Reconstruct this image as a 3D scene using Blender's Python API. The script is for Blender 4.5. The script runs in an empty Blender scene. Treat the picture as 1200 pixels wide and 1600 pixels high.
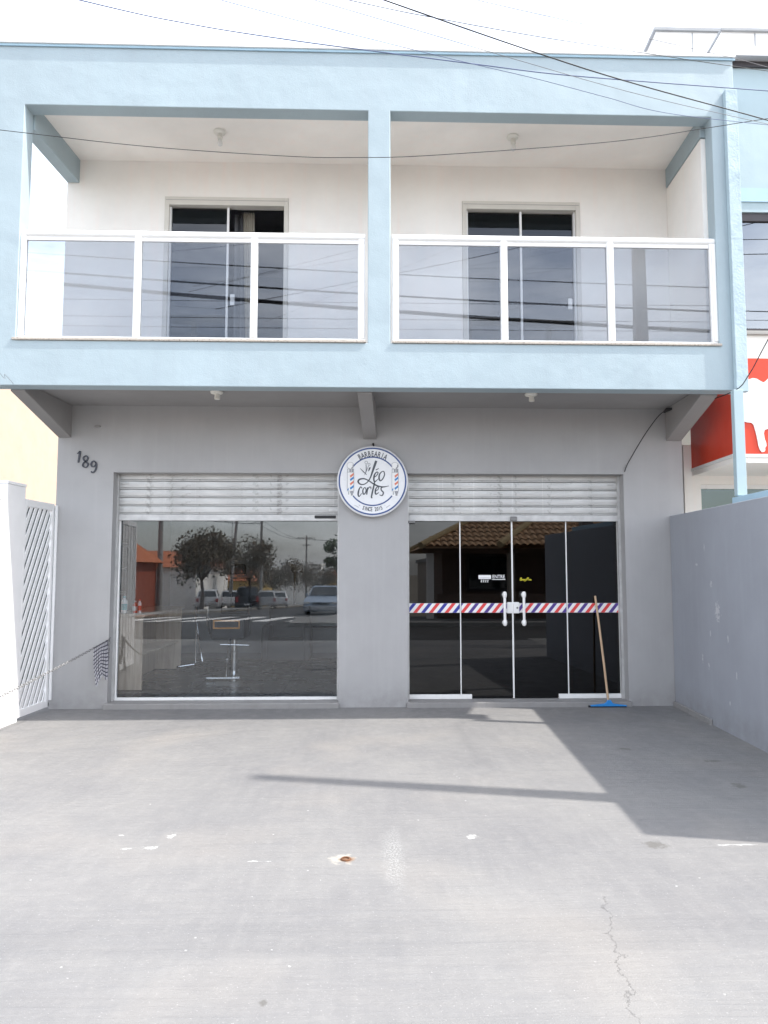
import bpy, bmesh, math, random
from mathutils import Vector, Matrix
random.seed(7)
scene = bpy.context.scene
COL = scene.collection
rad = math.radians

# ------------------------------------------------------------------ camera
cam_d = bpy.data.cameras.new('camera'); cam = bpy.data.objects.new('camera', cam_d); COL.objects.link(cam)
cam_d.sensor_fit = 'HORIZONTAL'; cam_d.sensor_width = 36.0; cam_d.lens = 36.0*1133.76/1200.0
cam_d.clip_start = 0.05; cam_d.clip_end = 3000
cam.location = (0, -8.059, 1.5)
cam.rotation_euler = (rad(90+4.53), 0, rad(-1.666))
scene.camera = cam
scene.render.resolution_x = 768; scene.render.resolution_y = 1024

# ------------------------------------------------------------------ sky, sun, exposure
SUN = Vector((0.76, -0.175, 1.0)).normalized()          # direction towards the sun
world = bpy.data.worlds.new('World'); scene.world = world; world.use_nodes = True
wn = world.node_tree; wn.nodes.clear()
sky = wn.nodes.new('ShaderNodeTexSky'); sky.sky_type = 'NISHITA'; sky.sun_disc = False
sky.sun_elevation = math.asin(SUN.z); sky.sun_rotation = math.atan2(SUN.x, SUN.y)
sky.air_density = 1.0; sky.dust_density = 2.2; sky.ozone_density = 1.0
# thin high cloud over the whole sky, procedural, all round
tc = wn.nodes.new('ShaderNodeTexCoord')
mp = wn.nodes.new('ShaderNodeMapping'); mp.inputs['Scale'].default_value = (1.0, 1.0, 3.2)
nz = wn.nodes.new('ShaderNodeTexNoise'); nz.inputs['Scale'].default_value = 2.6; nz.inputs['Detail'].default_value = 7; nz.inputs['Roughness'].default_value = 0.6
rp = wn.nodes.new('ShaderNodeMapRange'); rp.inputs['From Min'].default_value = 0.40; rp.inputs['From Max'].default_value = 0.74
rp.inputs['To Min'].default_value = 0.22; rp.inputs['To Max'].default_value = 0.8
mx = wn.nodes.new('ShaderNodeMix'); mx.data_type = 'RGBA'; mx.inputs[7].default_value = (13.0, 13.3, 13.8, 1)
bg = wn.nodes.new('ShaderNodeBackground'); bg.inputs['Strength'].default_value = 0.15
wo = wn.nodes.new('ShaderNodeOutputWorld')
wn.links.new(tc.outputs['Generated'], mp.inputs['Vector']); wn.links.new(mp.outputs['Vector'], nz.inputs['Vector'])
wn.links.new(nz.outputs['Fac'], rp.inputs['Value']); wn.links.new(rp.outputs['Result'], mx.inputs[0])
wn.links.new(sky.outputs['Color'], mx.inputs[6]); wn.links.new(mx.outputs[2], bg.inputs['Color'])
wn.links.new(bg.outputs['Background'], wo.inputs['Surface'])
sun_d = bpy.data.lights.new('sun', 'SUN'); sun_d.energy = 3.0; sun_d.angle = rad(0.9); sun_d.color = (1.0, 0.955, 0.89)
sun = bpy.data.objects.new('sun', sun_d); COL.objects.link(sun)
sun.rotation_euler = SUN.to_track_quat('Z', 'Y').to_euler(); sun.location = (8, -4, 12)
vs = scene.view_settings
vs.view_transform = 'Standard'; vs.look = 'None'; vs.exposure = 1.12; vs.gamma = 1.0; vs.use_curve_mapping = False
scene.cycles.max_bounces = 7; scene.cycles.diffuse_bounces = 4; scene.cycles.glossy_bounces = 4; scene.cycles.transparent_max_bounces = 14

# ------------------------------------------------------------------ materials
class NT:
    """small helper around a node tree"""
    def __init__(s, name):
        s.m = bpy.data.materials.new(name); s.m.use_nodes = True; s.t = s.m.node_tree
        s.b = s.t.nodes['Principled BSDF']; s.out = s.t.nodes['Material Output']; s.co = None; s.cache = {}
    def n(s, typ, **kw):
        x = s.t.nodes.new(typ)
        for k, v in kw.items(): setattr(x, k, v)
        return x
    def put(s, sock, v):
        if hasattr(v, 'is_linked') or hasattr(v, 'links'): s.t.links.new(v, sock)
        elif isinstance(v, (tuple, list)) and len(v) == 3 and sock.type == 'RGBA': sock.default_value = (*v, 1)
        else: sock.default_value = v
    def coord(s):
        if s.co is None: s.co = s.n('ShaderNodeTexCoord').outputs['Object']
        return s.co
    def map(s, scale=(1,1,1), rot=(0,0,0), loc=(0,0,0)):
        x = s.n('ShaderNodeMapping'); s.put(x.inputs['Vector'], s.coord())
        x.inputs['Scale'].default_value = scale; x.inputs['Rotation'].default_value = rot; x.inputs['Location'].default_value = loc
        return x.outputs['Vector']
    def noise(s, scale, detail=4, rough=0.55, vec=None, dist=0):
        key = (scale, detail, rough, dist) if vec is None else None
        if key and key in s.cache: return s.cache[key]
        x = s.n('ShaderNodeTexNoise'); x.inputs['Scale'].default_value = scale; x.inputs['Detail'].default_value = detail
        if key: s.cache[key] = x.outputs['Fac']
        x.inputs['Roughness'].default_value = rough; x.inputs['Distortion'].default_value = dist
        s.put(x.inputs['Vector'], vec if vec is not None else s.coord()); return x.outputs['Fac']
    def voro(s, scale, feature='F1', vec=None):
        x = s.n('ShaderNodeTexVoronoi'); x.feature = feature; x.inputs['Scale'].default_value = scale
        s.put(x.inputs['Vector'], vec if vec is not None else s.coord()); return x.outputs['Distance']
    def math(s, op, a, b=0.0, c=None, clamp=False):
        x = s.n('ShaderNodeMath', operation=op); x.use_clamp = clamp
        s.put(x.inputs[0], a); s.put(x.inputs[1], b)
        if c is not None: s.put(x.inputs[2], c)
        return x.outputs[0]
    def rng(s, v, a, b, lo=0.0, hi=1.0):
        x = s.n('ShaderNodeMapRange'); x.clamp = True
        s.put(x.inputs['Value'], v)
        for k, q in (('From Min', a), ('From Max', b), ('To Min', lo), ('To Max', hi)): x.inputs[k].default_value = q
        return x.outputs['Result']
    def mix(s, f, a, b):
        x = s.n('ShaderNodeMix'); x.data_type = 'RGBA'
        s.put(x.inputs[0], f); s.put(x.inputs[6], a); s.put(x.inputs[7], b); return x.outputs[2]
    def xyz(s, vec=None):
        x = s.n('ShaderNodeSeparateXYZ'); s.put(x.inputs[0], vec if vec is not None else s.coord()); return x.outputs
    def bump(s, h, strength=0.3, dist=0.01):
        x = s.n('ShaderNodeBump'); x.inputs['Strength'].default_value = strength; x.inputs['Distance'].default_value = dist
        s.put(x.inputs['Height'], h); s.put(s.b.inputs['Normal'], x.outputs['Normal'])
    def set(s, **kw):
        nm = dict(color='Base Color', rough='Roughness', metal='Metallic', spec='Specular IOR Level', trans='Transmission Weight', ior='IOR')
        for k, v in kw.items(): s.put(s.b.inputs[nm[k]], v)
        return s

def plain(name, col, rough=0.6, metal=0.0, var=0.08, scale=6.0, bump=0.0, bscale=80.0, spec=0.4):
    t = NT(name); f = t.noise(scale, 5)
    lo = tuple(c*(1-var) for c in col); hi = tuple(min(1, c*(1+var)) for c in col)
    t.set(color=t.mix(t.rng(f, 0.3, 0.7), lo, hi), rough=t.rng(t.noise(scale*2.3, 3), 0.3, 0.7, max(0, rough-0.06), min(1, rough+0.06)), metal=metal, spec=spec)
    if bump: t.bump(t.noise(bscale, 4), bump, 0.004)
    return t.m

def paint(name, col, stain=(0.5,0.5,0.5), amt=0.25, rough=0.7, bump=0.35, patch=1.4, fine=120.0):
    """painted plaster: roller texture, slow tone drift, faint vertical streaks"""
    t = NT(name)
    drift = t.rng(t.noise(patch, 5, 0.6), 0.32, 0.7)
    streak = t.rng(t.noise(2.0, 4, 0.6, t.map((5.5, 5.5, 0.35))), 0.5, 0.8)
    c1 = t.mix(drift, tuple(c*0.94 for c in col), tuple(min(1, c*1.05) for c in col))
    c2 = t.mix(t.math('MULTIPLY', streak, amt), c1, tuple(c*s*1.4 for c, s in zip(col, stain)))
    t.set(color=c2, rough=rough, spec=0.3)
    h = t.math('ADD', t.math('MULTIPLY', t.noise(fine, 3), 0.3), t.math('ADD', t.noise(5.0, 4, 0.5), t.math('MULTIPLY', t.noise(1.6, 2, 0.5), 2.6)))
    t.bump(h, bump, 0.014)
    return t.m

def glass(name, tint, base, rough=0.0):
    """thin sheet: tinted see-through plus mirror reflection that grows towards grazing"""
    t = NT(name); t.t.nodes.remove(t.b)
    tr = t.n('ShaderNodeBsdfTransparent'); tr.inputs['Color'].default_value = (*tint, 1)
    gl = t.n('ShaderNodeBsdfGlossy'); gl.inputs['Roughness'].default_value = rough; gl.inputs['Color'].default_value = (0.97, 0.98, 1, 1)
    lw = t.n('ShaderNodeLayerWeight'); lw.inputs['Blend'].default_value = 0.5
    p5 = t.math('POWER', lw.outputs['Facing'], 5.0)
    fac = t.math('ADD', t.math('MULTIPLY', p5, 1-base), base)
    mxs = t.n('ShaderNodeMixShader'); t.put(mxs.inputs[0], fac)
    t.t.links.new(tr.outputs[0], mxs.inputs[1]); t.t.links.new(gl.outputs[0], mxs.inputs[2]); t.t.links.new(mxs.outputs[0], t.out.inputs['Surface'])
    return t.m

def make_forecourt():
    t = NT('forecourt_cement'); X, Y, Z = t.xyz()
    big = t.rng(t.noise(0.8, 7, 0.68), 0.34, 0.66)
    col = t.mix(big, (0.172, 0.171, 0.174), (0.224, 0.220, 0.215))
    # trowel and broom strokes
    st = t.noise(1.0, 5, 0.65, t.map((14, 1.6, 1), (0, 0, 0.5)), 0.6)
    st2 = t.noise(1.0, 5, 0.65, t.map((1.8, 22, 1), (0, 0, 0.12)), 0.9)
    col = t.mix(t.rng(st, 0.45, 0.75, 0, 0.2), col, (0.275, 0.271, 0.264))
    col = t.mix(t.rng(st2, 0.48, 0.74, 0, 0.36), col, (0.165, 0.167, 0.174))
    warm = t.rng(t.noise(0.9, 3, 0.5, t.map(loc=(3.3, 1.1, 0))), 0.55, 0.75, 0, 0.5)
    col = t.mix(warm, col, (0.27, 0.252, 0.232))
    col = t.mix(t.rng(t.noise(7.0, 7, 0.72), 0.42, 0.72, 0, 0.26), col, (0.152, 0.151, 0.152))
    col = t.mix(t.rng(t.noise(13.0, 6, 0.7), 0.52, 0.74, 0, 0.28), col, (0.29, 0.282, 0.27))
    grit = t.noise(160, 2, 0.6)
    col = t.mix(t.rng(grit, 0.62, 0.75, 0, 0.35), col, (0.16, 0.16, 0.165))
    col = t.mix(t.rng(t.noise(90, 2), 0.64, 0.74, 0, 0.4), col, (0.45, 0.44, 0.43))
    # small flakes of lost paint, clustered
    v = t.voro(7.5, 'F1'); msk = t.rng(t.noise(2.6, 3), 0.44, 0.52)
    wob = t.math('ADD', v, t.math('MULTIPLY', t.math('SUBTRACT', t.noise(60, 3), 0.5), 0.16))
    flake = t.math('MULTIPLY', t.rng(wob, 0.045, 0.03), msk)
    def blob(cx, cy, rx, ry, wobble=0.5, sc=30, edge=0.12):
        dx = t.math('DIVIDE', t.math('SUBTRACT', X, cx), rx); dy = t.math('DIVIDE', t.math('SUBTRACT', Y, cy), ry)
        d = t.math('SQRT', t.math('ADD', t.math('MULTIPLY', dx, dx), t.math('MULTIPLY', dy, dy)))
        d = t.math('ADD', d, t.math('MULTIPLY', t.math('SUBTRACT', t.noise(sc, 4, 0.65), 0.5), wobble*2))
        return t.rng(d, 1+edge, 1-edge)
    for a in ((-1.14, -3.97, 0.028, 0.022), (-1.27, -3.98, 0.022, 0.010), (-1.08, -3.80, 0.02, 0.03), (-1.36, -3.78, 0.012, 0.008), (0.62, -3.86, 0.022, 0.03),
              (2.05, -4.02, 0.07, 0.008), (-0.55, -4.17, 0.04, 0.006), (-2.0, -4.1, 0.03, 0.008), (2.45, -4.3, 0.10, 0.02)):
        flake = t.math('MAXIMUM', flake, blob(*a, 3.2, 24, 0.3))
    scuff = t.math('MULTIPLY', blob(0.165, -4.14, 0.045, 0.33, 1.2, 9, 0.5), t.rng(t.noise(95, 4, 0.75), 0.46, 0.56))
    flake = t.math('MAXIMUM', flake, t.math('MULTIPLY', scuff, 0.7))
    col = t.mix(t.math('MULTIPLY', flake, 0.85), col, (0.42, 0.42, 0.41))
    col = t.mix(t.math('MULTIPLY', blob(-0.105, -4.155, 0.055, 0.05, 1.5, 24, 0.3), 0.8), col, (0.40, 0.375, 0.33))
    col = t.mix(blob(-0.080, -4.16, 0.036, 0.034, 0.7, 24, 0.4), col, (0.20, 0.125, 0.08))
    for a in ((1.60, -4.01, 0.05, 0.05), (2.62, -2.95, 0.04, 0.05), (2.2, -1.9, 0.05, 0.025), (2.75, -2.3, 0.06, 0.03), (-0.34, -5.40, 0.015, 0.018)):
        col = t.mix(t.math('MULTIPLY', blob(*a, 1.6, 24, 0.3), 0.6), col, (0.10, 0.095, 0.085))
    # hairline cracks
    def crack(cx, slope, y0, y1, w, sd):
        wv = t.math('MULTIPLY', t.math('SUBTRACT', t.noise(5.5, 6, 0.7, t.map(loc=(sd, sd*0.7, 0))), 0.5), 0.22)
        line = t.math('ADD', t.math('MULTIPLY', t.math('SUBTRACT', Y, y0), slope), cx)
        d = t.math('ABSOLUTE', t.math('SUBTRACT', t.math('SUBTRACT', X, line), wv))
        k = t.rng(d, w, w*0.35)
        k = t.math('MULTIPLY', k, t.math('LESS_THAN', Y, y0)); return t.math('MULTIPLY', k, t.math('GREATER_THAN', Y, y1))
    cr = crack(1.11, 0.22, -4.62, -6.2, 0.0028, 1.0)
    col = t.mix(t.math('MULTIPLY', cr, 0.3), col, (0.12, 0.115, 0.11))
    t.set(color=col, rough=t.rng(t.noise(7, 3), 0.3, 0.7, 0.62, 0.82), spec=0.25)
    h = t.math('ADD', t.math('MULTIPLY', st2, 0.8), t.math('ADD', t.math('MULTIPLY', grit, 0.35), t.math('MULTIPLY', t.noise(3.0, 4), 1.2)))
    h = t.math('SUBTRACT', h, t.math('MULTIPLY', cr, 1.2)); h = t.math('SUBTRACT', h, t.math('MULTIPLY', flake, 0.3))
    t.bump(h, 0.6, 0.012)
    return t.m

def make_wallpaint(name, col, chips=()):
    """grey wall paint with knocks showing white plaster"""
    t = NT(name); X, Y, Z = t.xyz()
    c = t.mix(t.rng(t.noise(1.2, 5, 0.6), 0.3, 0.7), tuple(q*0.93 for q in col), tuple(q*1.06 for q in col))
    st = t.rng(t.noise(2.2, 4, 0.6, t.map((6, 6, 0.4))), 0.5, 0.75, 0, 0.2)
    c = t.mix(st, c, tuple(q*1.22 for q in col))
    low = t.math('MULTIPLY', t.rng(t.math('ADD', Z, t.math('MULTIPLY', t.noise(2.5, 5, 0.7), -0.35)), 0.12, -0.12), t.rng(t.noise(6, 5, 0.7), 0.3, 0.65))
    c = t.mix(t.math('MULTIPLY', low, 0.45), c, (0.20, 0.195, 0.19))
    k = None
    for cy, cz, ry, rz, w, sc in chips:
        dy = t.math('DIVIDE', t.math('SUBTRACT', Y, cy), ry); dz = t.math('DIVIDE', t.math('SUBTRACT', Z, cz), rz)
        d = t.math('SQRT', t.math('ADD', t.math('MULTIPLY', dy, dy), t.math('MULTIPLY', dz, dz)))
        d = t.math('ADD', d, t.math('MULTIPLY', t.math('SUBTRACT', t.noise(sc, 4, 0.7), 0.5), w*2))
        q = t.rng(d, 1.2, 0.85); k = q if k is None else t.math('MAXIMUM', k, q)
    if k is not None: c = t.mix(t.math('MULTIPLY', k, 0.7), c, (0.55, 0.55, 0.56))
    t.set(color=c, rough=0.62, spec=0.35)
    h = t.math('ADD', t.math('MULTIPLY', t.noise(110, 3), 0.3), t.noise(4.0, 4, 0.5))
    if k is not None: h = t.math('SUBTRACT', h, t.math('MULTIPLY', k, 0.5))
    t.bump(h, 0.32, 0.012)
    return t.m

def make_granite():
    t = NT('granite'); v = t.voro(140)
    c = t.mix(t.rng(v, 0.1, 0.6), (0.62, 0.57, 0.5), (0.40, 0.35, 0.30))
    c = t.mix(t.rng(t.noise(70, 3), 0.58, 0.66), c, (0.12, 0.11, 0.10)); t.set(color=c, rough=0.35); return t.m

def make_wood(name, a, b, sc=(9, 9, 0.7)):
    t = NT(name); g = t.noise(2.2, 6, 0.6, t.map(sc), 1.2)
    t.set(color=t.mix(t.rng(g, 0.32, 0.68), a, b), rough=0.5); t.bump(g, 0.1, 0.003); return t.m

def make_shutter():
    t = NT('galvanised_slat')
    c = t.mix(t.rng(t.noise(1.0, 5, 0.65, t.map((1.5, 1.5, 12))), 0.3, 0.7), (0.40, 0.40, 0.395), (0.56, 0.56, 0.55))
    c = t.mix(t.rng(t.noise(9, 4, 0.7), 0.56, 0.68, 0, 0.65), c, (0.20, 0.19, 0.18))
    c = t.mix(t.rng(t.noise(3.0, 4, 0.6, t.map((9, 9, 0.5))), 0.62, 0.72, 0, 0.5), c, (0.66, 0.66, 0.64))
    t.set(color=c, rough=t.rng(t.noise(6, 3), 0.3, 0.7, 0.38, 0.55), metal=0.55); t.bump(t.noise(14, 4), 0.15, 0.006); return t.m

def make_asphalt():
    t = NT('asphalt'); c = t.mix(t.rng(t.noise(0.4, 5), 0.3, 0.7), (0.045, 0.045, 0.047), (0.075, 0.074, 0.072))
    c = t.mix(t.rng(t.noise(60, 2), 0.6, 0.7, 0, 0.5), c, (0.14, 0.14, 0.14)); t.set(color=c, rough=0.85); t.bump(t.noise(60, 2), 0.4, 0.01); return t.m

def make_tile(name, a, b, c3):
    t = NT(name); c = t.mix(t.rng(t.noise(3.5, 5, 0.7), 0.3, 0.7), a, b)
    c = t.mix(t.rng(t.noise(9, 4, 0.7), 0.55, 0.68), c, c3); t.set(color=c, rough=0.85); return t.m

def leafmat(name, a, b):
    t = NT(name); t.set(color=t.mix(t.rng(t.noise(1.7, 4, 0.6), 0.3, 0.7), a, b), rough=0.6); return t.m

M = {}
M['forecourt'] = make_forecourt()
M['blue'] = paint('sky_blue_paint', (0.368, 0.450, 0.488), (0.66, 0.63, 0.64), 0.34, 0.6, 0.42, 0.9)
M['blue_rough'] = paint('blue_textured_paint', (0.42, 0.525, 0.57), (0.6, 0.6, 0.6), 0.3, 0.75, 0.9, 3.0, 45)
M['blue_steel'] = plain('blue_steel_paint', (0.36, 0.52, 0.62), 0.45, 0, 0.05, 5)
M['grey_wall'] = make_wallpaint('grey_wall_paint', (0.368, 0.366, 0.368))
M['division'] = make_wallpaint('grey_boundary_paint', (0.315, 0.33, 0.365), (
    (-1.01, .877, .012, .030, 1.2, 38), (-1.19, 1.10, .04, .06, 3.6, 38), (-1.40, .86, .012, .030, 1.4, 38), (-1.39, .28, .012, .020, 1.2, 38), (-.80, .62, .012, .03, 3.2, 38),
    (-.95, .56, .012, .03, 3.4, 38), (-1.55, .55, .010, .026, 1.6, 38), (-.93, 1.72, .010, .026, 1.6, 38), (-1.06, 1.36, .02, .02, 3.0, 38), (-.72, 1.55, .03, .01, 2.5, 38)))
M['white_wall'] = paint('white_wall_paint', (0.90, 0.875, 0.83), (0.82, 0.60, 0.56), 0.18, 0.75, 0.3, 1.1)
M['ceiling'] = paint('white_ceiling_paint', (0.92, 0.88, 0.83), (0.8, 0.58, 0.52), 0.12, 0.8, 0.2, 1.6)
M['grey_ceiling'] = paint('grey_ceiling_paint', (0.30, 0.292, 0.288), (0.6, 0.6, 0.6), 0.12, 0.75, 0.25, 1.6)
M['cream'] = paint('cream_paint', (0.43, 0.335, 0.262), (0.6, 0.6, 0.6), 0.15)
M['white_alu'] = plain('white_aluminium', (0.80, 0.80, 0.79), 0.32, 0, 0.02, 4, spec=0.5)
M['white_steel'] = plain('white_gate_paint', (0.80, 0.80, 0.80), 0.45, 0, 0.03, 4)
M['door_frame'] = plain('cream_door_frame', (0.66, 0.635, 0.58), 0.5, 0, 0.04, 5)
M['glass_rail'] = glass('smoked_balustrade_glass', (0.725, 0.745, 0.775), 0.068)
M['glass_shop'] = glass('clear_shop_glass', (0.93, 0.95, 0.96), 0.07)
M['glass_dark'] = glass('dark_tinted_glass', (0.16, 0.17, 0.18), 0.05)
M['glass_upper'] = glass('dark_balcony_door_glass', (0.22, 0.23, 0.26), 0.05)
M['glass_neigh'] = glass('blue_window_glass', (0.30, 0.38, 0.42), 0.22)
M['glass_green'] = glass('green_shop_glass', (0.35, 0.50, 0.46), 0.07)
M['granite'] = make_granite()
M['bounce_floor'] = plain('pale_bounce_floor', (0.74, 0.70, 0.64), 0.4, 0, 0.06, 2)  # unseen balcony floor, made pale to bounce light onto walls and ceiling
M['slat'] = make_shutter()
M['slat_bar'] = plain('shutter_end_bar', (0.52, 0.52, 0.515), 0.45, 0.3, 0.14, 9)
M['threshold'] = paint('worn_threshold', (0.27, 0.265, 0.26), (0.5, 0.5, 0.5), 0.4, 0.8, 0.7, 6)
M['black'] = plain('black_plastic', (0.018, 0.018, 0.02), 0.45)
M['digit'] = plain('dark_number_paint', (0.045, 0.05, 0.065), 0.4)
M['lamp_white'] = plain('white_porcelain', (0.74, 0.72, 0.66), 0.35)
M['bulb'] = plain('bulb_glass', (0.78, 0.78, 0.76), 0.15)
M['cable'] = plain('black_cable', (0.02, 0.02, 0.022), 0.6)
M['cable_grey'] = plain('grey_cable', (0.16, 0.16, 0.17), 0.6)
M['cable_blue'] = plain('faded_blue_cable', (0.10, 0.13, 0.24), 0.6)
M['sign_white'] = plain('sign_acrylic', (0.76, 0.77, 0.79), 0.3, 0, 0.03, 5)
M['sign_rim'] = plain('sign_rim', (0.70, 0.71, 0.73), 0.4, 0, 0.03, 5)
M['sign_blue'] = plain('sign_navy_print', (0.045, 0.085, 0.235), 0.4, 0, 0.06)
M['sign_ink'] = plain('sign_charcoal_print', (0.075, 0.085, 0.10), 0.45, 0, 0.06)
M['sign_grey'] = plain('sign_grey_print', (0.30, 0.31, 0.33), 0.45, 0, 0.06)
M['sign_red'] = plain('sign_red_print', (0.66, 0.20, 0.13), 0.45)
M['sign_lblue'] = plain('sign_blue_print', (0.05, 0.22, 0.50), 0.45)
M['tape_white'] = plain('tape_white', (0.80, 0.80, 0.80), 0.45, 0, 0.02)
M['tape_red'] = plain('tape_red', (0.68, 0.06, 0.06), 0.45, 0, 0.04)
M['tape_blue'] = plain('tape_blue', (0.035, 0.04, 0.30), 0.45, 0, 0.05)
M['tape_violet'] = plain('tape_violet', (0.085, 0.045, 0.25), 0.45, 0, 0.05)
M['yellow_print'] = plain('yellow_print', (0.62, 0.55, 0.03), 0.5)
M['chrome'] = plain('chrome', (0.68, 0.69, 0.70), 0.16, 1.0, 0.03)
M['steel'] = plain('dull_steel', (0.20, 0.20, 0.20), 0.5, 0.6, 0.1, 20)
M['broom_wood'] = make_wood('pale_broom_wood', (0.42, 0.28, 0.17), (0.56, 0.40, 0.26), (30, 30, 1.0))
M['broom_blue'] = plain('blue_plastic', (0.03, 0.24, 0.62), 0.4, 0, 0.06, 8)
M['rust'] = plain('rust', (0.13, 0.06, 0.03), 0.9, 0, 0.3, 40, 0.5, 120)
M['red_sign'] = plain('red_sign_panel', (0.66, 0.055, 0.022), 0.4, 0, 0.05, 2)
M['dark_frame'] = plain('dark_window_frame', (0.05, 0.045, 0.05), 0.4)
M['zinc'] = plain('zinc_flashing', (0.55, 0.55, 0.57), 0.5, 0.4, 0.1, 2)
M['blue_neigh'] = paint('pale_blue_paint', (0.385, 0.49, 0.53), (0.8, 0.8, 0.8), 0.15, 0.6, 0.25, 0.8)
M['cloth_dark'] = plain('cloth_black', (0.05, 0.045, 0.07), 0.9)
M['cloth_white'] = plain('cloth_white', (0.48, 0.48, 0.50), 0.9)
M['curtain'] = plain('curtain_cream', (0.60, 0.57, 0.50), 0.9, 0, 0.05, 6)
M['curtain_grey'] = plain('curtain_grey', (0.22, 0.23, 0.25), 0.9, 0, 0.05, 6)
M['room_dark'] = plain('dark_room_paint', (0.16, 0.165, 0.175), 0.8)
M['room_grey'] = plain('grey_room_paint', (0.34, 0.355, 0.37), 0.8)
M['room_floor'] = plain('dark_floor_tile', (0.085, 0.088, 0.092), 0.28, 0, 0.1, 1.5)
M['grout'] = plain('floor_grout', (0.035, 0.035, 0.037), 0.8)
M['counter'] = make_wood('grey_oak_laminate', (0.44, 0.34, 0.26), (0.62, 0.52, 0.42), (7, 7, 0.6))
M['leather'] = plain('charcoal_vinyl', (0.026, 0.029, 0.033), 0.5, 0, 0.1, 9, 0.2, 200)
M['orange'] = plain('orange_trim', (0.56, 0.26, 0.07), 0.45)
M['asphalt'] = make_asphalt()
M['pavement'] = plain('pavement_cement', (0.24, 0.235, 0.225), 0.85, 0, 0.15, 1.2, 0.3, 40)
M['earth'] = plain('dry_ground', (0.20, 0.175, 0.14), 0.95, 0, 0.25, 0.3, 0.3, 10)
M['kerb'] = plain('kerb_concrete', (0.36, 0.35, 0.33), 0.85, 0, 0.12, 2)
M['road_paint'] = plain('road_marking', (0.78, 0.77, 0.74), 0.8, 0, 0.12, 5)
M['concrete'] = plain('pole_concrete', (0.31, 0.30, 0.285), 0.85, 0, 0.12, 3, 0.3, 40)
M['tile_brown'] = make_tile('weathered_clay_tile', (0.42, 0.25, 0.14), (0.60, 0.40, 0.24), (0.24, 0.16, 0.11))
M['tile_ridge'] = make_tile('pale_ridge_tile', (0.45, 0.34, 0.18), (0.55, 0.42, 0.24), (0.28, 0.2, 0.12))
M['tile_red'] = make_tile('red_clay_tile', (0.42, 0.12, 0.05), (0.52, 0.18, 0.08), (0.30, 0.10, 0.06))
M['house_wall'] = paint('beige_house_paint', (0.42, 0.36, 0.30))
M['house_dark'] = paint('brown_house_paint', (0.16, 0.11, 0.085))
M['yellow_wall'] = paint('yellow_wall_paint', (0.62, 0.44, 0.16))
M['yard_shade'] = plain('shade_dark_plaster', (0.07, 0.08, 0.082), 0.85, 0, 0.3, 2)  # shade of the yard behind the gate, put into the wall colour
M['red_door'] = plain('red_brown_door', (0.30, 0.075, 0.04), 0.6)
M['bark'] = plain('bark', (0.11, 0.08, 0.06), 0.95, 0, 0.25, 10, 0.6, 30)
M['leaf_brown'] = leafmat('olive_brown_leaf', (0.075, 0.062, 0.034), (0.145, 0.105, 0.06))
M['leaf_green'] = leafmat('green_leaf', (0.04, 0.075, 0.022), (0.075, 0.115, 0.035))
M['tyre'] = plain('tyre_rubber', (0.02, 0.02, 0.02), 0.85)
M['car_glass'] = plain('car_window_glass', (0.02, 0.024, 0.028), 0.06, 0, 0.02, 4, spec=0.9)
M['car_silver'] = plain('silver_car_paint', (0.62, 0.63, 0.64), 0.3, 0.15, 0.02)
M['car_grey'] = plain('grey_car_paint', (0.42, 0.43, 0.44), 0.3, 0.15, 0.02)
M['car_black'] = plain('black_car_paint', (0.03, 0.032, 0.036), 0.2, 0.2, 0.02)
M['car_white'] = plain('white_car_paint', (0.78, 0.78, 0.78), 0.3, 0, 0.02)
M['car_blue'] = plain('steel_blue_car_paint', (0.28, 0.35, 0.44), 0.3, 0.1, 0.02)
M['lamp_red'] = plain('tail_lamp_red', (0.35, 0.02, 0.02), 0.25)
M['lamp_clear'] = plain('head_lamp_clear', (0.6, 0.6, 0.6), 0.15, 0.3)
M['bottle_white'] = plain('white_bottle', (0.66, 0.68, 0.68), 0.35)
M['bottle_red'] = plain('red_bottle', (0.50, 0.05, 0.03), 0.35)
M['bottle_teal'] = plain('teal_label', (0.03, 0.28, 0.32), 0.4)
M['plate'] = plain('licence_plate', (0.55, 0.55, 0.55), 0.5)

# ------------------------------------------------------------------ mesh builder
K = 0.063                                   # the plot is not square: side walls lean this much in plan
def sk(p): return (p[0]+K*p[1], p[1], p[2])

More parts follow.
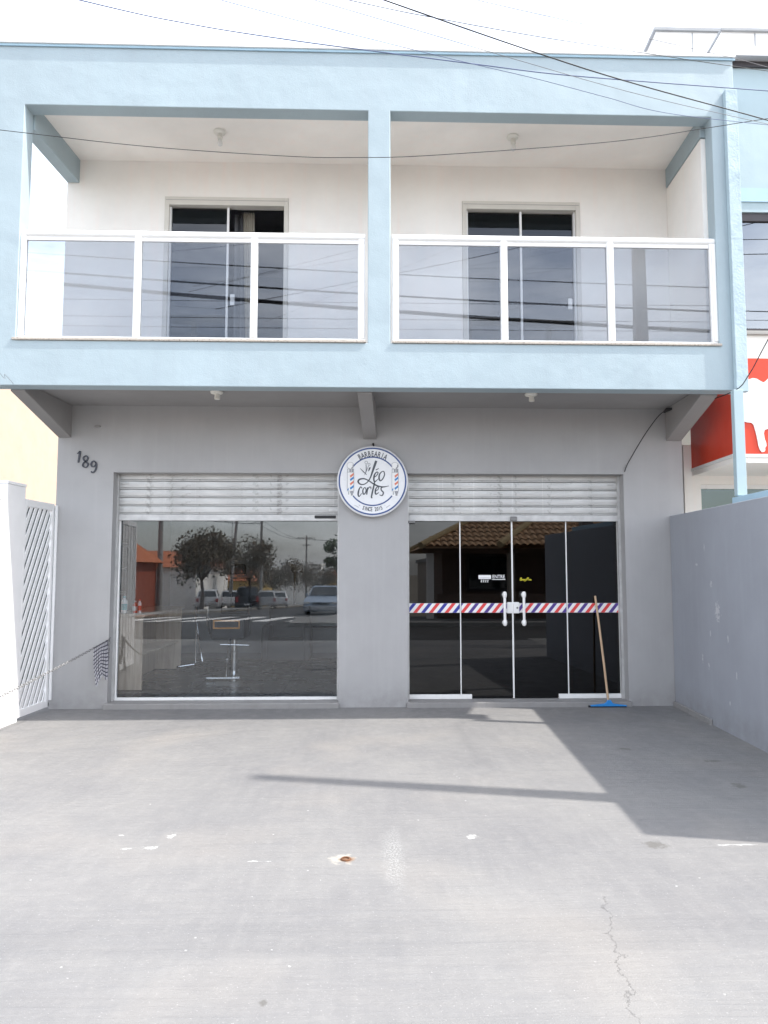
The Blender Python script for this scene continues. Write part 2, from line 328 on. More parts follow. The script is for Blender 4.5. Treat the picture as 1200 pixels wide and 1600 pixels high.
class MB:
    def __init__(s, skew=False): s.v = []; s.f = []; s.mi = []; s.mats = []; s.skew = skew; s.smooth = []
    def mat(s, m):
        if m not in s.mats: s.mats.append(m)
        return s.mats.index(m)
    def add(s, vs, fs, m=None, smooth=False):
        o = len(s.v); s.v += [tuple(sk(v)) if s.skew else tuple(v) for v in vs]
        i = 0 if m is None else s.mat(m)
        for f in fs: s.f.append([o+k for k in f]); s.mi.append(i); s.smooth.append(smooth)
        return s
    def box(s, x0, x1, y0, y1, z0, z1, m=None):
        vs = [(x0,y0,z0),(x1,y0,z0),(x1,y1,z0),(x0,y1,z0),(x0,y0,z1),(x1,y0,z1),(x1,y1,z1),(x0,y1,z1)]
        return s.add(vs, [(0,3,2,1),(4,5,6,7),(0,1,5,4),(1,2,6,5),(2,3,7,6),(3,0,4,7)], m)
    def hexa(s, vs, m=None):                  # 8 corners, bottom ring then top ring
        return s.add(vs, [(0,3,2,1),(4,5,6,7),(0,1,5,4),(1,2,6,5),(2,3,7,6),(3,0,4,7)], m)
    def prism(s, poly, axis, a, b, m=None):   # polygon of (u,w) pushed along an axis: 'y' -> (u,.,w); 'x' -> (.,u,w); 'z' -> (u,w,.)
        n = len(poly)
        g = {'y': lambda u, w, t: (u, t, w), 'x': lambda u, w, t: (t, u, w), 'z': lambda u, w, t: (u, w, t)}[axis]
        vs = [g(u, w, a) for u, w in poly]+[g(u, w, b) for u, w in poly]
        fs = [tuple(range(n)), tuple(range(2*n-1, n-1, -1))]+[(i, i+n, (i+1) % n+n, (i+1) % n) for i in range(n)]
        return s.add(vs, fs, m)
    def tube(s, pts, r, n=8, m=None, cap=True, closed=False):
        pts = [Vector(p) for p in pts]; rs = r if isinstance(r, (list, tuple)) else [r]*len(pts)
        vs = []; N = len(pts); ref = None
        for i, p in enumerate(pts):
            if closed: d = pts[(i+1) % N]-pts[i-1]
            else: d = (pts[min(i+1, N-1)]-pts[max(i-1, 0)])
            d = d.normalized()
            if ref is None: ref = Vector((0,0,1)) if abs(d.z) < 0.9 else Vector((1,0,0))
            u = d.cross(ref).normalized(); w = d.cross(u).normalized(); ref = u.cross(d)
            for k in range(n):
                a = 2*math.pi*k/n; vs.append(p+(u*math.cos(a)+w*math.sin(a))*rs[i])
        fs = []
        for i in range(N if closed else N-1):
            j = (i+1) % N
            for k in range(n): fs.append((i*n+k, i*n+(k+1) % n, j*n+(k+1) % n, j*n+k))
        if cap and not closed: fs += [tuple(range(n-1, -1, -1)), tuple((N-1)*n+k for k in range(n))]
        return s.add(vs, fs, m, True)
    def lathe(s, c, prof, axis='z', n=20, m=None):  # prof: (radius, along)
        vs = []; fs = []
        for r, h in prof:
            for k in range(n):
                a = 2*math.pi*k/n; u, w = r*math.cos(a), r*math.sin(a)
                q = {'z': (u, w, h), 'y': (u, h, w), 'x': (h, u, w)}[axis]
                vs.append((c[0]+q[0], c[1]+q[1], c[2]+q[2]))
        L = len(prof)
        for i in range(L-1):
            for k in range(n): fs.append((i*n+k, i*n+(k+1) % n, (i+1)*n+(k+1) % n, (i+1)*n+k))
        fs += [tuple(range(n-1, -1, -1)), tuple((L-1)*n+k for k in range(n))]
        return s.add(vs, fs, m, True)
    def build(s, name, mat=None, parent=None, bevel=0.0, recalc=True, off=None):
        o0 = Vector(off) if off is not None else (ROOT.get(parent.name, Vector((0,0,0))) if parent is not None else Vector((0,0,0)))
        me = bpy.data.meshes.new(name); me.from_pydata([tuple(Vector(v)-o0) for v in s.v], [], s.f)
        ms = s.mats if s.mats else [mat]
        for m in ms: me.materials.append(M[m] if isinstance(m, str) else m)
        for p, i, sm in zip(me.polygons, s.mi, s.smooth): p.material_index = i if s.mats else 0; p.use_smooth = sm
        bm = bmesh.new(); bm.from_mesh(me)
        if recalc: bmesh.ops.recalc_face_normals(bm, faces=bm.faces)
        if bevel:
            ed = [e for e in bm.edges if len(e.link_faces) == 2 and e.calc_face_angle(0) > 0.6]
            bmesh.ops.bevel(bm, geom=ed, offset=bevel, segments=2, affect='EDGES', profile=0.5, clamp_overlap=True)
        for e in bm.edges:
            if len(e.link_faces) == 2 and e.calc_face_angle(0) > 0.7: e.smooth = False
        bm.to_mesh(me); bm.free()
        ob = bpy.data.objects.new(name, me); COL.objects.link(ob)
        if parent is not None: ob.parent = parent; ROOT[ob.name] = o0
        elif off is not None: ob.location = off; ROOT[ob.name] = o0
        return ob
ROOT = {}
def tag(o, label, cat, group=None):
    o['label'] = label; o['category'] = cat
    if group: o['group'] = group
    return o
def thing(name, label, cat, loc=(0,0,0), group=None, rz=0.0):
    o = bpy.data.objects.new(name, None); COL.objects.link(o); o.location = loc; o.empty_display_size = 0.2
    o.rotation_euler = (0, 0, rz)
    ROOT[o.name] = Vector(loc); return tag(o, label, cat, group)
def struct(o, kind='structure'): o['kind'] = kind; return o
def catmull(pts, sub=8):
    P = [Vector(p) for p in pts]; out = []
    for i in range(len(P)-1):
        a = P[max(i-1, 0)]; b = P[i]; c = P[i+1]; d = P[min(i+2, len(P)-1)]
        for k in range(sub):
            t = k/sub
            out.append(0.5*((2*b)+(c-a)*t+(2*a-5*b+4*c-d)*t*t+(3*b-a-3*c+d)*t*t*t))
    out.append(P[-1]); return out
def ribbon(mb, pts, y, th=0.002, m=None, sub=7):
    """a pen stroke in the x-z plane: pts are (x, z, width); front face at y, thickness th behind it"""
    c = catmull(pts, sub); n = len(c); vs = []
    for i, p in enumerate(c):
        d = c[min(i+1, n-1)]-c[max(i-1, 0)]; t = Vector((d.x, d.y)); 
        if t.length < 1e-9: t = Vector((1, 0))
        t.normalize(); w = max(p.z, 0.0006)*0.5
        nx, nz_ = -t.y*w, t.x*w
        vs += [(p.x+nx, y, p.y+nz_), (p.x-nx, y, p.y-nz_), (p.x+nx, y+th, p.y+nz_), (p.x-nx, y+th, p.y-nz_)]
    fs = []
    for i in range(n-1):
        a = i*4; b = a+4
        fs += [(a, a+1, b+1, b), (a, b, b+2, a+2), (a+1, a+3, b+3, b+1)]
    mb.add(vs, fs, m)
def disc_ring(mb, cx, cz, r0, r1, y, th, a0=0, a1=360, n=72, m=None):
    vs = []; full = (a1-a0) >= 360
    for i in range(n+1):
        a = rad(a0+(a1-a0)*i/n); c, s_ = math.cos(a), math.sin(a)
        vs += [(cx+r0*c, y, cz+r0*s_), (cx+r1*c, y, cz+r1*s_), (cx+r0*c, y+th, cz+r0*s_), (cx+r1*c, y+th, cz+r1*s_)]
    fs = []
    for i in range(n):
        a = i*4; b = a+4; fs += [(a, a+1, b+1, b), (a+1, a+3, b+3, b+1), (a, b, b+2, a+2)]
    mb.add(vs, fs, m)
def text_verts(txt, size, sx=1.0, bold=0.0):
    cu = bpy.data.curves.new('t', 'FONT'); cu.body = txt; cu.size = size; cu.align_x = 'CENTER'; cu.offset = bold; cu.resolution_u = 3
    ob = bpy.data.objects.new('t', cu); COL.objects.link(ob)
    dg = bpy.context.evaluated_depsgraph_get(); me = bpy.data.meshes.new_from_object(ob.evaluated_get(dg))
    vs = [(v.co.x*sx, v.co.y) for v in me.vertices]; fs = [tuple(p.vertices) for p in me.polygons]
    bpy.data.objects.remove(ob); bpy.data.curves.remove(cu); bpy.data.meshes.remove(me)
    return vs, fs

# ------------------------------------------------------------------ the setting: ground, road, pavements
def gz(y):                                  # the side street falls away from the shop
    if y > -7.5: return 0.0 if y > -6.6 else -0.02
    if y > -12.5: return -0.13
    return -0.13-0.039*(min(-y, 150)-12.5)
def sheet(name, xl, xr, ys, dz, mat, zf=gz):
    mb = MB(); vs = []; fs = []
    for y in ys: vs += [(xl(y), y, zf(y)+dz), (xr(y), y, zf(y)+dz)]
    for i in range(len(ys)-1): a = i*2; fs.append((a, a+1, a+3, a+2))
    mb.add(vs, fs); return struct(mb.build(name, mat))
def steps(a, b, n): return [a+(b-a)*i/n for i in range(n+1)]
c_ = lambda v: (lambda y: v)
gl_z = lambda y: -0.30 if y > -12.5 else gz(y)-0.17
sheet('ground', c_(-900), c_(900), [900, 0]+steps(-12.4, -150, 30)+[-900], 0, 'earth', gl_z)
# forecourt slab in front of the shop with a sloping street edge
mb = MB(); vs = []; fs = []
for y, z in ((0.19, 0.0), (-6.9, 0.0), (-7.35, -0.02), (-7.6, -0.12)): vs += [(-3.55, y, z), (3.62, y, z)]
fs = [(a*2, a*2+1, a*2+3, a*2+2) for a in range(3)]
mb.add(vs, fs); struct(mb.build('forecourt', 'forecourt'))
for nm, x0, x1 in (('pavement', -40, -3.556), ('pavement', 3.626, 40)):
    mb = MB(); mb.box(x0, x1, -7.45, 9.0, -0.3, -0.006); struct(mb.build(nm, 'pavement'))
for x0, x1 in ((-40, -3.556), (3.626, 40)):
    mb = MB(); mb.box(x0, x1, -7.6, -7.452, -0.3, -0.01); struct(mb.build('kerb', 'kerb', bevel=0.015))
mb = MB(); mb.add([(-60,-7.598,-0.13),(60,-7.598,-0.13),(60,-12.6,-0.13),(-60,-12.6,-0.13)], [(0,1,2,3)]); struct(mb.build('road', 'asphalt'))
SL = lambda y: -8.6+0.085*(-y-30)           # kerb lines of the side street
SR = lambda y: -0.6+0.085*(-y-30)
ysd = steps(-12.6, -150, 30)
side = sheet('side_street', SL, SR, ysd, 0.0, 'asphalt')
sheet('side_pavement', lambda y: SL(y)-2.4, lambda y: SL(y)-0.004, ysd, 0.11, 'pavement')
sheet('side_pavement', lambda y: SR(y)+0.004, lambda y: SR(y)+2.4, steps(-15.4, -150, 30), 0.11, 'pavement')
mb = MB(); mb.box(SR(-12.6), 40, -15.2, -12.62, -0.6, -0.01); struct(mb.build('pavement', 'pavement'))
mb = MB(); mb.box(SR(-12.6), 40, -12.618, -12.47, -0.6, 0.0); struct(mb.build('kerb', 'kerb', bevel=0.015))
mb = MB(); mb.box(-40, SL(-12.6), -12.618, -12.47, -0.6, 0.0); struct(mb.build('kerb', 'kerb', bevel=0.015))
for i in range(6):                          # zebra crossing bars
    x = SL(-20)+0.5+i*1.25
    mb = MB(); y0, y1 = -17.2, -23.6
    mb.add([(x, y0, gz(y0)+0.006), (x+0.6, y0, gz(y0)+0.006), (x+1.14, y1, gz(y1)+0.006), (x+0.54, y1, gz(y1)+0.006)], [(0,1,2,3)])
    mb.build('crossing_bar', 'road_paint', side)

# ------------------------------------------------------------------ the shop building
B = thing('shop_building', 'two-storey light blue and grey building with glass balconies and a barbershop below', 'building', (0.1, 0.1, 0))
def part(name, mat, boxes, parent=B, bevel=0.0, skew=False):
    mb = MB(skew)
    for b in boxes: mb.box(*b)
    return mb.build(name, mat, parent, bevel)
OPL = (-2.76, -0.266); OPR = (0.50, 2.94); OZ = 2.573
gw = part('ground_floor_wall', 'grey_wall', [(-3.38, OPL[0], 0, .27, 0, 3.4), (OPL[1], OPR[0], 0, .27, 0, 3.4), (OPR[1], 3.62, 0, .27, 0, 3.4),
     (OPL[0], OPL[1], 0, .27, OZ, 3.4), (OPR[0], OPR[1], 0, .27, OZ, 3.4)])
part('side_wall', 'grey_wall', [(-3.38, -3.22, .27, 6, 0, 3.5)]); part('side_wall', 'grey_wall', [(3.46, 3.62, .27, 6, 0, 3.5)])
part('threshold', 'threshold', [(OPL[0]-.03, OPL[1]+.01, -.045, .27, -.02, .058)], gw, 0.008)
part('threshold', 'threshold', [(OPR[0]-.02, OPR[1]+.02, -.045, .27, -.02, .055)], gw, 0.008)
# room behind the glass
part('interior_floor', 'room_floor', [(-3.21, 3.45, .272, 4.0, -.02, .05)])
part('interior_back_wall', 'room_grey', [(-3.21, 3.45, 4.0, 4.15, 0, 3.2)])
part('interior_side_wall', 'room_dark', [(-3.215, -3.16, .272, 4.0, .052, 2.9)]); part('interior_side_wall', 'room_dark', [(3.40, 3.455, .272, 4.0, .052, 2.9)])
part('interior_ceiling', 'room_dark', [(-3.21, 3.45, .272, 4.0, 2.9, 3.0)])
sk_ = part('skirting', 'room_dark', [(-3.15, 3.39, 3.98, 3.998, .052, .14)])
cd = MB(); cd.tube([(-1.12, 3.96, 1.45), (-1.12, 3.96, .56), (-.2, 3.96, .56), (1.4, 3.96, .56)], .018, 8); cd.box(-1.17, -1.07, 3.93, 3.998, .51, .61)
cd.build('conduit', 'black', B); part('meter_box', 'black', [(-1.17, -.98, 3.9, 3.998, 1.45, 1.66)], bevel=.01)
part('socket_box', 'black', [(-1.40, -1.29, 3.94, 3.998, .27, .36)], bevel=.01)
for k in range(6):
    part('floor_joint', 'grout', [(-3.15+1.1*k, -3.144+1.1*k, .21, 3.97, .0502, .0507)]) if k else None
    if k < 4: part('floor_joint', 'grout', [(-3.15, 3.39, .7+.9*k, .706+.9*k, .0508, .0512)])

# floor slab, fascia, cantilever beams
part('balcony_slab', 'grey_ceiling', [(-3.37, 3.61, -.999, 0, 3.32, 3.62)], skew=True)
part('balcony_floor', 'bounce_floor', [(-3.37, 3.61, -.999, 0, 3.621, 3.66)], skew=True)
# the rendered concrete frame of the front (fascia, columns, lintel) is one monolith with two openings
FX = [-3.62, -3.255, .116, .336, 3.579, 3.82]; FZ = [3.25, 3.69, 6.055, 6.677]; FY = (-1.17, -1.0)
mb = MB(True); solid = lambda i, j: 0 <= i < 5 and 0 <= j < 3 and (i, j) not in ((1, 1), (3, 1))
gi = lambda i, j, k: (j*len(FX)+i)*2+k
vs = [(x, y, z) for z in FZ for x in FX for y in FY]; fs = []
for i in range(5):
    for j in range(3):
        if not solid(i, j): continue
        fs += [(gi(i,j,0), gi(i+1,j,0), gi(i+1,j+1,0), gi(i,j+1,0)), (gi(i,j,1), gi(i,j+1,1), gi(i+1,j+1,1), gi(i+1,j,1))]
        if not solid(i-1, j): fs.append((gi(i,j,0), gi(i,j+1,0), gi(i,j+1,1), gi(i,j,1)))
        if not solid(i+1, j): fs.append((gi(i+1,j,0), gi(i+1,j,1), gi(i+1,j+1,1), gi(i+1,j+1,0)))
        if not solid(i, j-1): fs.append((gi(i,j,0), gi(i,j,1), gi(i+1,j,1), gi(i+1,j,0)))
        if not solid(i, j+1): fs.append((gi(i,j+1,0), gi(i+1,j+1,0), gi(i+1,j+1,1), gi(i,j+1,1)))
mb.add(vs, fs); mb.build('facade_frame', 'blue', B, 0.007)
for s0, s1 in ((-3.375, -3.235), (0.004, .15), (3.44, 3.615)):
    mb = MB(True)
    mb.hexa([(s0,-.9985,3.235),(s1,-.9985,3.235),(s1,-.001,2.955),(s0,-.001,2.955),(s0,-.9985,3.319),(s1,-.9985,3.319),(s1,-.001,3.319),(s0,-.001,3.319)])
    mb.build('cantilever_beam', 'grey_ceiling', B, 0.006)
# upper storey
part('upper_wall', 'white_wall', [(-3.38, -2.27, 0, .16, 3.4, 6.3), (-.86, 1.137, 0, .16, 3.4, 6.3), (2.512, 3.66, 0, .16, 3.4, 6.3),
     (-2.27, -.86, 0, .16, 5.754, 6.3), (1.137, 2.512, 0, .16, 5.754, 6.3), (-2.27, -.86, 0, .16, 3.4, 3.66), (1.137, 2.512, 0, .16, 3.4, 3.66)])
part('balcony_side_wall', 'white_wall', [(3.535, 3.66, -.995, -.002, 3.661, 5.93)], skew=True)
part('balcony_ceiling', 'ceiling', [(-3.37, 3.65, -.998, -.001, 6.17, 6.28)], skew=True)
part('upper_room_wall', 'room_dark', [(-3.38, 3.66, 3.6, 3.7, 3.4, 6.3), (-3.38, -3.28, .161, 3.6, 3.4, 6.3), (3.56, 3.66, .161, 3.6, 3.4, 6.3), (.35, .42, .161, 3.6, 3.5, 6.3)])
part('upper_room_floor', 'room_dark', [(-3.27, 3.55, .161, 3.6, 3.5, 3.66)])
part('roof_slab', 'zinc', [(-3.40, 3.80, -1.0, 6.0, 6.30, 6.42)], skew=True)
for s0, s1, zb in ((-3.38, -3.24, 5.90), (3.53, 3.665, 5.945)): part('edge_beam', 'blue', [(s0, s1, -.999, -.003, zb, 6.168)], skew=True, bevel=.004)
part('roof_flashing', 'white_alu', [(-3.64, 3.84, -1.20, -.9, 6.679, 6.712)], skew=True, bevel=.004)
part('flashing_drip', 'blue_steel', [(-3.64, 3.84, -1.185, -1.172, 6.655, 6.678)], skew=True)
part('corner_pilaster', 'blue_rough', [(3.703, 3.822, -1.235, -1.171, 3.225, 6.31)], skew=True, bevel=.004)
for s0, s1 in ((-3.285, .10), (.352, 3.60)): part('balcony_sill', 'granite', [(s0, s1, -1.186, -1.0, 3.6905, 3.714)], skew=True, bevel=.004)

# balcony doors
def balcony_door(x0, x1, xm, open_right):
    z0, z1 = 3.665, 5.75
    d = part('balcony_door', 'door_frame', [(x0, x0+.05, -.012, .10, z0, z1), (x1-.05, x1, -.012, .10, z0, z1), (x0+.05, x1-.05, -.012, .10, z1-.095, z1), (x0+.05, x1-.05, .0, .10, z0, z0+.03)], bevel=.003)
    part('frame_groove', 'threshold', [(x0+.012, x1-.012, -.0135, -.0125, z1-.040, z1-.036)], d)
    part('pane', 'glass_upper', [(x0+.07, xm, .055, .061, z0+.04, z1-.11)], d)
    part('stile', 'white_alu', [(xm-.012, xm+.012, .03, .053, z0+.03, z1-.1)], d); part('stile', 'white_alu', [(x0+.05, x0+.069, .03, .085, z0+.03, z1-.1)], d)
    if open_right:                           # sliding leaf parked behind the left pane, curtain in the gap
        mb = MB(); n = 40; vs = []
        for i in range(n+1):
            x = xm+.02+.20*i/n; y = .30+.035*math.sin(i*.9)+.012*math.sin(i*2.3)
            vs += [(x, y, z0+.02), (x-.015*math.sin(i*.5), y, z1-.06)]
        mb.add(vs, [(2*i, 2*i+2, 2*i+3, 2*i+1) for i in range(n)], None, True); mb.build('curtain', 'curtain_grey', d)
        mb = MB(); vs = []
        for i in range(n+1):
            x = xm+.135+.13*i/n; y = .24+.03*math.sin(i*.8)
            vs += [(x+.06, y, z0+.02), (x, y, z1-.06)]
        mb.add(vs, [(2*i, 2*i+2, 2*i+3, 2*i+1) for i in range(n)], None, True); mb.build('curtain', 'curtain', d)
        part('latch', 'white_alu', [(xm+.035, xm+.085, .035, .05, 4.50, 4.63)], d, .006)
    else:
        part('pane', 'glass_upper', [(xm+.005, x1-.07, .075, .081, z0+.04, z1-.11)], d)
        part('stile', 'white_alu', [(x1-.069, x1-.05, .03, .085, z0+.03, z1-.1)], d)
        part('latch', 'white_alu', [(x1-.14, x1-.09, .055, .072, 4.50, 4.63)], d, .006)
    return d
balcony_door(-2.27, -.862, -1.555, True)
balcony_door(1.139, 2.51, 1.823, False)

# balustrades
def railing(x0, x1, inner, lab):
    yr = -1.115
    mb = MB(); n = 12
    prof = [(.034*math.cos(2*math.pi*k/n), .036*math.sin(2*math.pi*k/n)) for k in range(n)]
    mb.prism([(yr+a, 4.770+b) for a, b in prof], 'x', x0, x1)
    r = mb.build('balcony_railing', 'white_alu', B); r['label'] = lab
    part('bottom_rail', 'white_alu', [(x0+.03, x1-.03, yr-.02, yr+.02, 3.7145, 3.742)], r, .003)
    part('top_channel', 'white_alu', [(x0+.03, x1-.03, yr-.015, yr+.015, 4.700, 4.738)], r, .003)
    posts = [x0+.034]+inner+[x1-.034]
    for i, x in enumerate(posts):
        w = .034 if 0 < i < len(posts)-1 else .032
        part('post', 'white_alu', [(x-w, x+w, yr-.028, yr+.03, 3.7145, 4.745)], r, .006)
        if 0 < i < len(posts)-1: part('post_cover', 'white_alu', [(x-w+.014, x+w-.014, yr-.040, yr-.0285, 3.745, 4.74)], r, .004)
        else: part('post_cover', 'white_alu', [(x-w+.020, x+w-.006, yr-.036, yr-.0285, 3.745, 4.74)], r, .003)
    for a, b in zip(posts, posts[1:]):
        part('pane', 'glass_rail', [(a+.035, b-.035, yr-.003, yr+.003, 3.743, 4.699)], r)
railing(-3.345, .015, [-2.20, -1.07], 'white glass railing of the balcony above the shop window')
railing(.280, 3.515, [1.388, 2.45], 'white glass railing of the balcony above the glass doors')

# roller shutters, half raised
def shutter(x0, x1, blot):
    xs0, xs1 = x0+.023, x1-.02
    root = part('roller_shutter', 'slat_bar', [(xs0, xs1, .068, .098, 2.047, 2.118)], bevel=.004)
    prof = [(.094, 0), (.0805, .001), (.077, .005), (.077, .012), (.0805, .0165), (.092, .0172), (.092, .0202), (.081, .0212), (.0795, .055), (.081, .0890), (.094, .0900)]
    base = None; pitch = .0935
    for i in range(5):
        if base is None:
            mb = MB(); mb.prism([(y, z) for y, z in prof], 'x', xs0, xs1); base = mb.build('slat', 'slat', root)
            base.location.z += 2.1195
        else:
            o = base.copy(); COL.objects.link(o); o.location.z = base.location.z+pitch*i
            o.location.y += random.uniform(-.002, .002)
    part('guide_rail', 'slat_bar', [(x0+.001, x0+.022, .06, .1, .06, 2.572)], root)
    part('guide_rail', 'slat_bar', [(x1-.03, x1-.001, .06, .118, .056, 2.572)] if not blot else [(x1-.02, x1-.001, .05, .1, .06, 2.572)], root)
    for x in (xs0+.05, xs1-.1):
        part('hook', 'slat_bar', [(x-.02, x+.05, .068, .0765, 2.46, 2.475)], root, .003)
        part('hook_plate', 'slat_bar', [(x, x+.10, .074, .0785, 2.155, 2.19)], root, .003)
    if blot: part('lock', 'black', [(xs1-.26, xs1-.02, .055, .067, 2.075, 2.108)], root, .008)
    else:
        part('lock', 'steel', [((x0+x1)/2-.045, (x0+x1)/2+.03, .045, .067, 2.05, 2.10)], root, .006); part('lock', 'steel', [(xs0-.01, xs0+.07, .05, .067, 2.02, 2.05)], root, .006)
shutter(*OPL, True); shutter(*OPR, False)

# left: fixed shop window
sw = part('shop_window', 'white_alu', [(OPL[0]+.023, OPL[0]+.040, .100, .14, .058, 2.1), (OPL[0]+.040, OPL[1]-.02, .100, .14, .058, .088), (OPL[1]-.018, OPL[1]-.002, .100, .14, .058, 2.1)], bevel=.002)
part('pane', 'glass_shop', [(OPL[0]+.041, -1.478, .116, .124, .089, 2.3)], sw); part('pane', 'glass_shop', [(-1.474, OPL[1]-.019, .116, .124, .089, 2.3)], sw)
# right: four glass leaves
def clip_poly(p, x0, x1):
    for sgn, lim in ((1, x0), (-1, x1)):
        out = []
        for i in range(len(p)):
            a, b = p[i-1], p[i]; da, db = sgn*(a[0]-lim), sgn*(b[0]-lim)
            if (da >= 0) != (db >= 0):
                t = da/(da-db); out.append((a[0]+(b[0]-a[0])*t, a[1]+(b[1]-a[1])*t))
            if db >= 0: out.append(b)
        p = out
        if not p: return p
    return p
leaves = [(.522, 1.098), (1.112, 1.690), (1.708, 2.314), (2.328, 2.908)]
doors = []
for i, (a, b) in enumerate(leaves):
    zb = .108 if i in (0, 3) else .068
    d = part('glass_door', 'glass_dark', [(a, b, .116, .124, zb, 2.3)])
    d['label'] = ['dark glass panel at the left of the doors', 'dark glass door leaf with the white air conditioning sticker', 'dark glass door leaf with the yellow sticker', 'dark glass panel behind the squeegee'][i]
    doors.append(d)
    ex = {0: [(b+.001, b+.012)], 1: [(b+.0, b+.017)], 2: [(b+.001, b+.012)], 3: []}[i]
    for e0, e1 in ex: part('edge_strip', 'white_alu', [(e0, e1, .108, .132, zb-.04 if i != 1 else .06, 2.12)], d)
    if i == 0: part('bottom_shoe', 'white_alu', [(a-.01, 1.225, .095, .14, .057, .107)], d, .003)
    if i == 3: part('bottom_shoe', 'white_alu', [(2.205, b+.02, .095, .14, .057, .107)], d, .003); part('edge_strip', 'white_alu', [(b+.001, b+.028, .10, .135, .108, 2.12)], d)
    z0, z1 = 1.013, 1.119
    mb = MB(); mb.prism([(a+.002, z0), (b-.002, z0), (b-.002, z1), (a+.002, z1)], 'y', .1135, .1155)
    tp = mb.build('barber_tape', 'tape_white', d)
    mr = MB(); mbl = MB(); st = .0445; x = .30; k = 0
    while x < 3.0:
        poly = clip_poly([(x, z0+.001), (x+st, z0+.001), (x+st+.085, z1-.001), (x+.085, z1-.001)], a+.002, b-.002)
        if len(poly) >= 3: (mr if k % 2 else mbl).prism(poly, 'y', .1120, .1134)
        x += 2*st; k += 1
    for q, mt in ((mr, 'tape_red'), (mbl, 'tape_blue' if i == 0 else 'tape_violet')):
        if q.v: q.build('tape_stripe', mt, d)
for i, x in ((1, 1.598), (2, 1.815)):
    mb = MB(); mb.tube([(x, .06, .872), (x, .055, .885), (x, .055, 1.235), (x, .06, 1.248)], [.014, .0155, .0155, .014], 12)
    for z in (.905, 1.215): mb.lathe((x, 0, z), [(.0, .042), (.024, .046), (.026, .055), (.026, .095), (.02, .115)], 'y', 12); mb.lathe((x, .055, z), [(.019, -.03), (.023, -.024), (.023, .024), (.019, .03)], 'z', 12)
    mb.build('handle', 'white_alu', doors[i])
part('lock', 'white_alu', [(1.632, 1.702, .098, .1155, 1.005, 1.132)], doors[1], .008); lk = part('lock', 'white_alu', [(1.7025, 1.772, .098, .1155, 1.005, 1.132)], doors[2], .008)
mb = MB(); mb.lathe((1.748, 0, 1.068), [(.009, .094), (.011, .0955), (.011, .0985)], 'y', 12); mb.build('keyhole', 'steel', doors[2])
# stickers
mb = MB(); yv = .1145
mb.prism([(1.318, 1.392), (1.452, 1.392), (1.457, 1.398), (1.457, 1.432), (1.452, 1.437), (1.318, 1.437), (1.313, 1.432), (1.313, 1.398)], 'y', yv, .1157)
for k in range(4):
    x = 1.345+k*.024; ribbon(mb, [(x, 1.386, .006), (x+.006, 1.376, .007), (x-.003, 1.365, .007), (x+.005, 1.353, .005)], yv, .001)
v, f = text_verts('ENTRE', .056, .86, .0004); mb.add([(1.543+a, yv, 1.400+b) for a, b in v], f)
mb.prism([(1.466, 1.384), (1.620, 1.384), (1.620, 1.391), (1.466, 1.391)], 'y', yv, .1157)
mb.build('sticker', 'tape_white', doors[1])
mb = MB(); ribbon(mb, [(1.322, 1.404, .004), (1.385, 1.4045, .005), (1.448, 1.404, .004)], .1140, .0004); mb.build('sticker_slot', 'sign_grey', doors[1])
mb = MB()
for s_ in ([(1.788,1.377,.007),(1.793,1.400,.008),(1.806,1.404,.008),(1.803,1.392,.007),(1.812,1.386,.008),(1.800,1.377,.008),(1.788,1.378,.006)], [(1.824,1.391,.006),(1.818,1.383,.007),(1.826,1.378,.007),(1.833,1.386,.007),(1.826,1.392,.005)],
           [(1.838,1.392,.005),(1.843,1.381,.007),(1.853,1.393,.005),(1.846,1.372,.007),(1.836,1.362,.004)], [(1.858,1.375,.007),(1.872,1.404,.008),(1.886,1.403,.007),(1.876,1.391,.006),(1.884,1.377,.006)],
           [(1.889,1.380,.006),(1.895,1.390,.006),(1.898,1.378,.006),(1.906,1.390,.006),(1.910,1.378,.006),(1.922,1.386,.004)]): ribbon(mb, s_, yv, .001)
mb.build('sticker', 'yellow_print', doors[2])

for o in list(bpy.data.objects):
    if o.parent is B and o.name.split('.')[0] in ('roller_shutter', 'shop_window', 'glass_door'): o.location.y += .065
# house number
def stroke_obj(name, strokes, cx, cz, s, mat, y, th, parent, aspect=1.0):
    mb = MB()
    for st in strokes: ribbon(mb, [(cx+p[0]*s*aspect, cz+p[1]*s, p[2]*s*.82) for p in st], y, th)
    return mb.build(name, mat, parent)
N1 = [[(-.18,.28,.06),(-.05,.36,.10),(.06,.50,.10)], [(.08,.5,.17),(.04,.1,.18),(-.02,-.3,.16),(-.05,-.5,.10)]]
N8 = [[(0,.5,.10),(-.20,.36,.16),(-.16,.14,.16),(.04,-.02,.15),(.22,-.22,.17),(.14,-.44,.12),(-.04,-.5,.10),(-.24,-.36,.17),(-.18,-.12,.15),(.04,.04,.13),(.18,.24,.16),(.14,.44,.12),(0,.5,.10)]]
N9 = [[(.18,.30,.12),(.06,.48,.11),(-.14,.44,.14),(-.24,.22,.17),(-.14,.02,.13),(.06,.04,.12),(.20,.22,.13)], [(.16,.42,.10),(.24,.24,.17),(.22,-.10,.17),(.10,-.38,.14),(-.10,-.50,.12),(-.22,-.40,.16)]]
for st, x, z in ((N1, -3.142, 2.742), (N8, -3.068, 2.690), (N9, -2.978, 2.632)): stroke_obj('house_number', st, x, z, .130, 'digit', -.014, .013, gw, .92)
part('wall_bracket', 'grey_ceiling', [(-2.98, -2.92, -.02, -.001, 3.075, 3.095)], gw, .003)

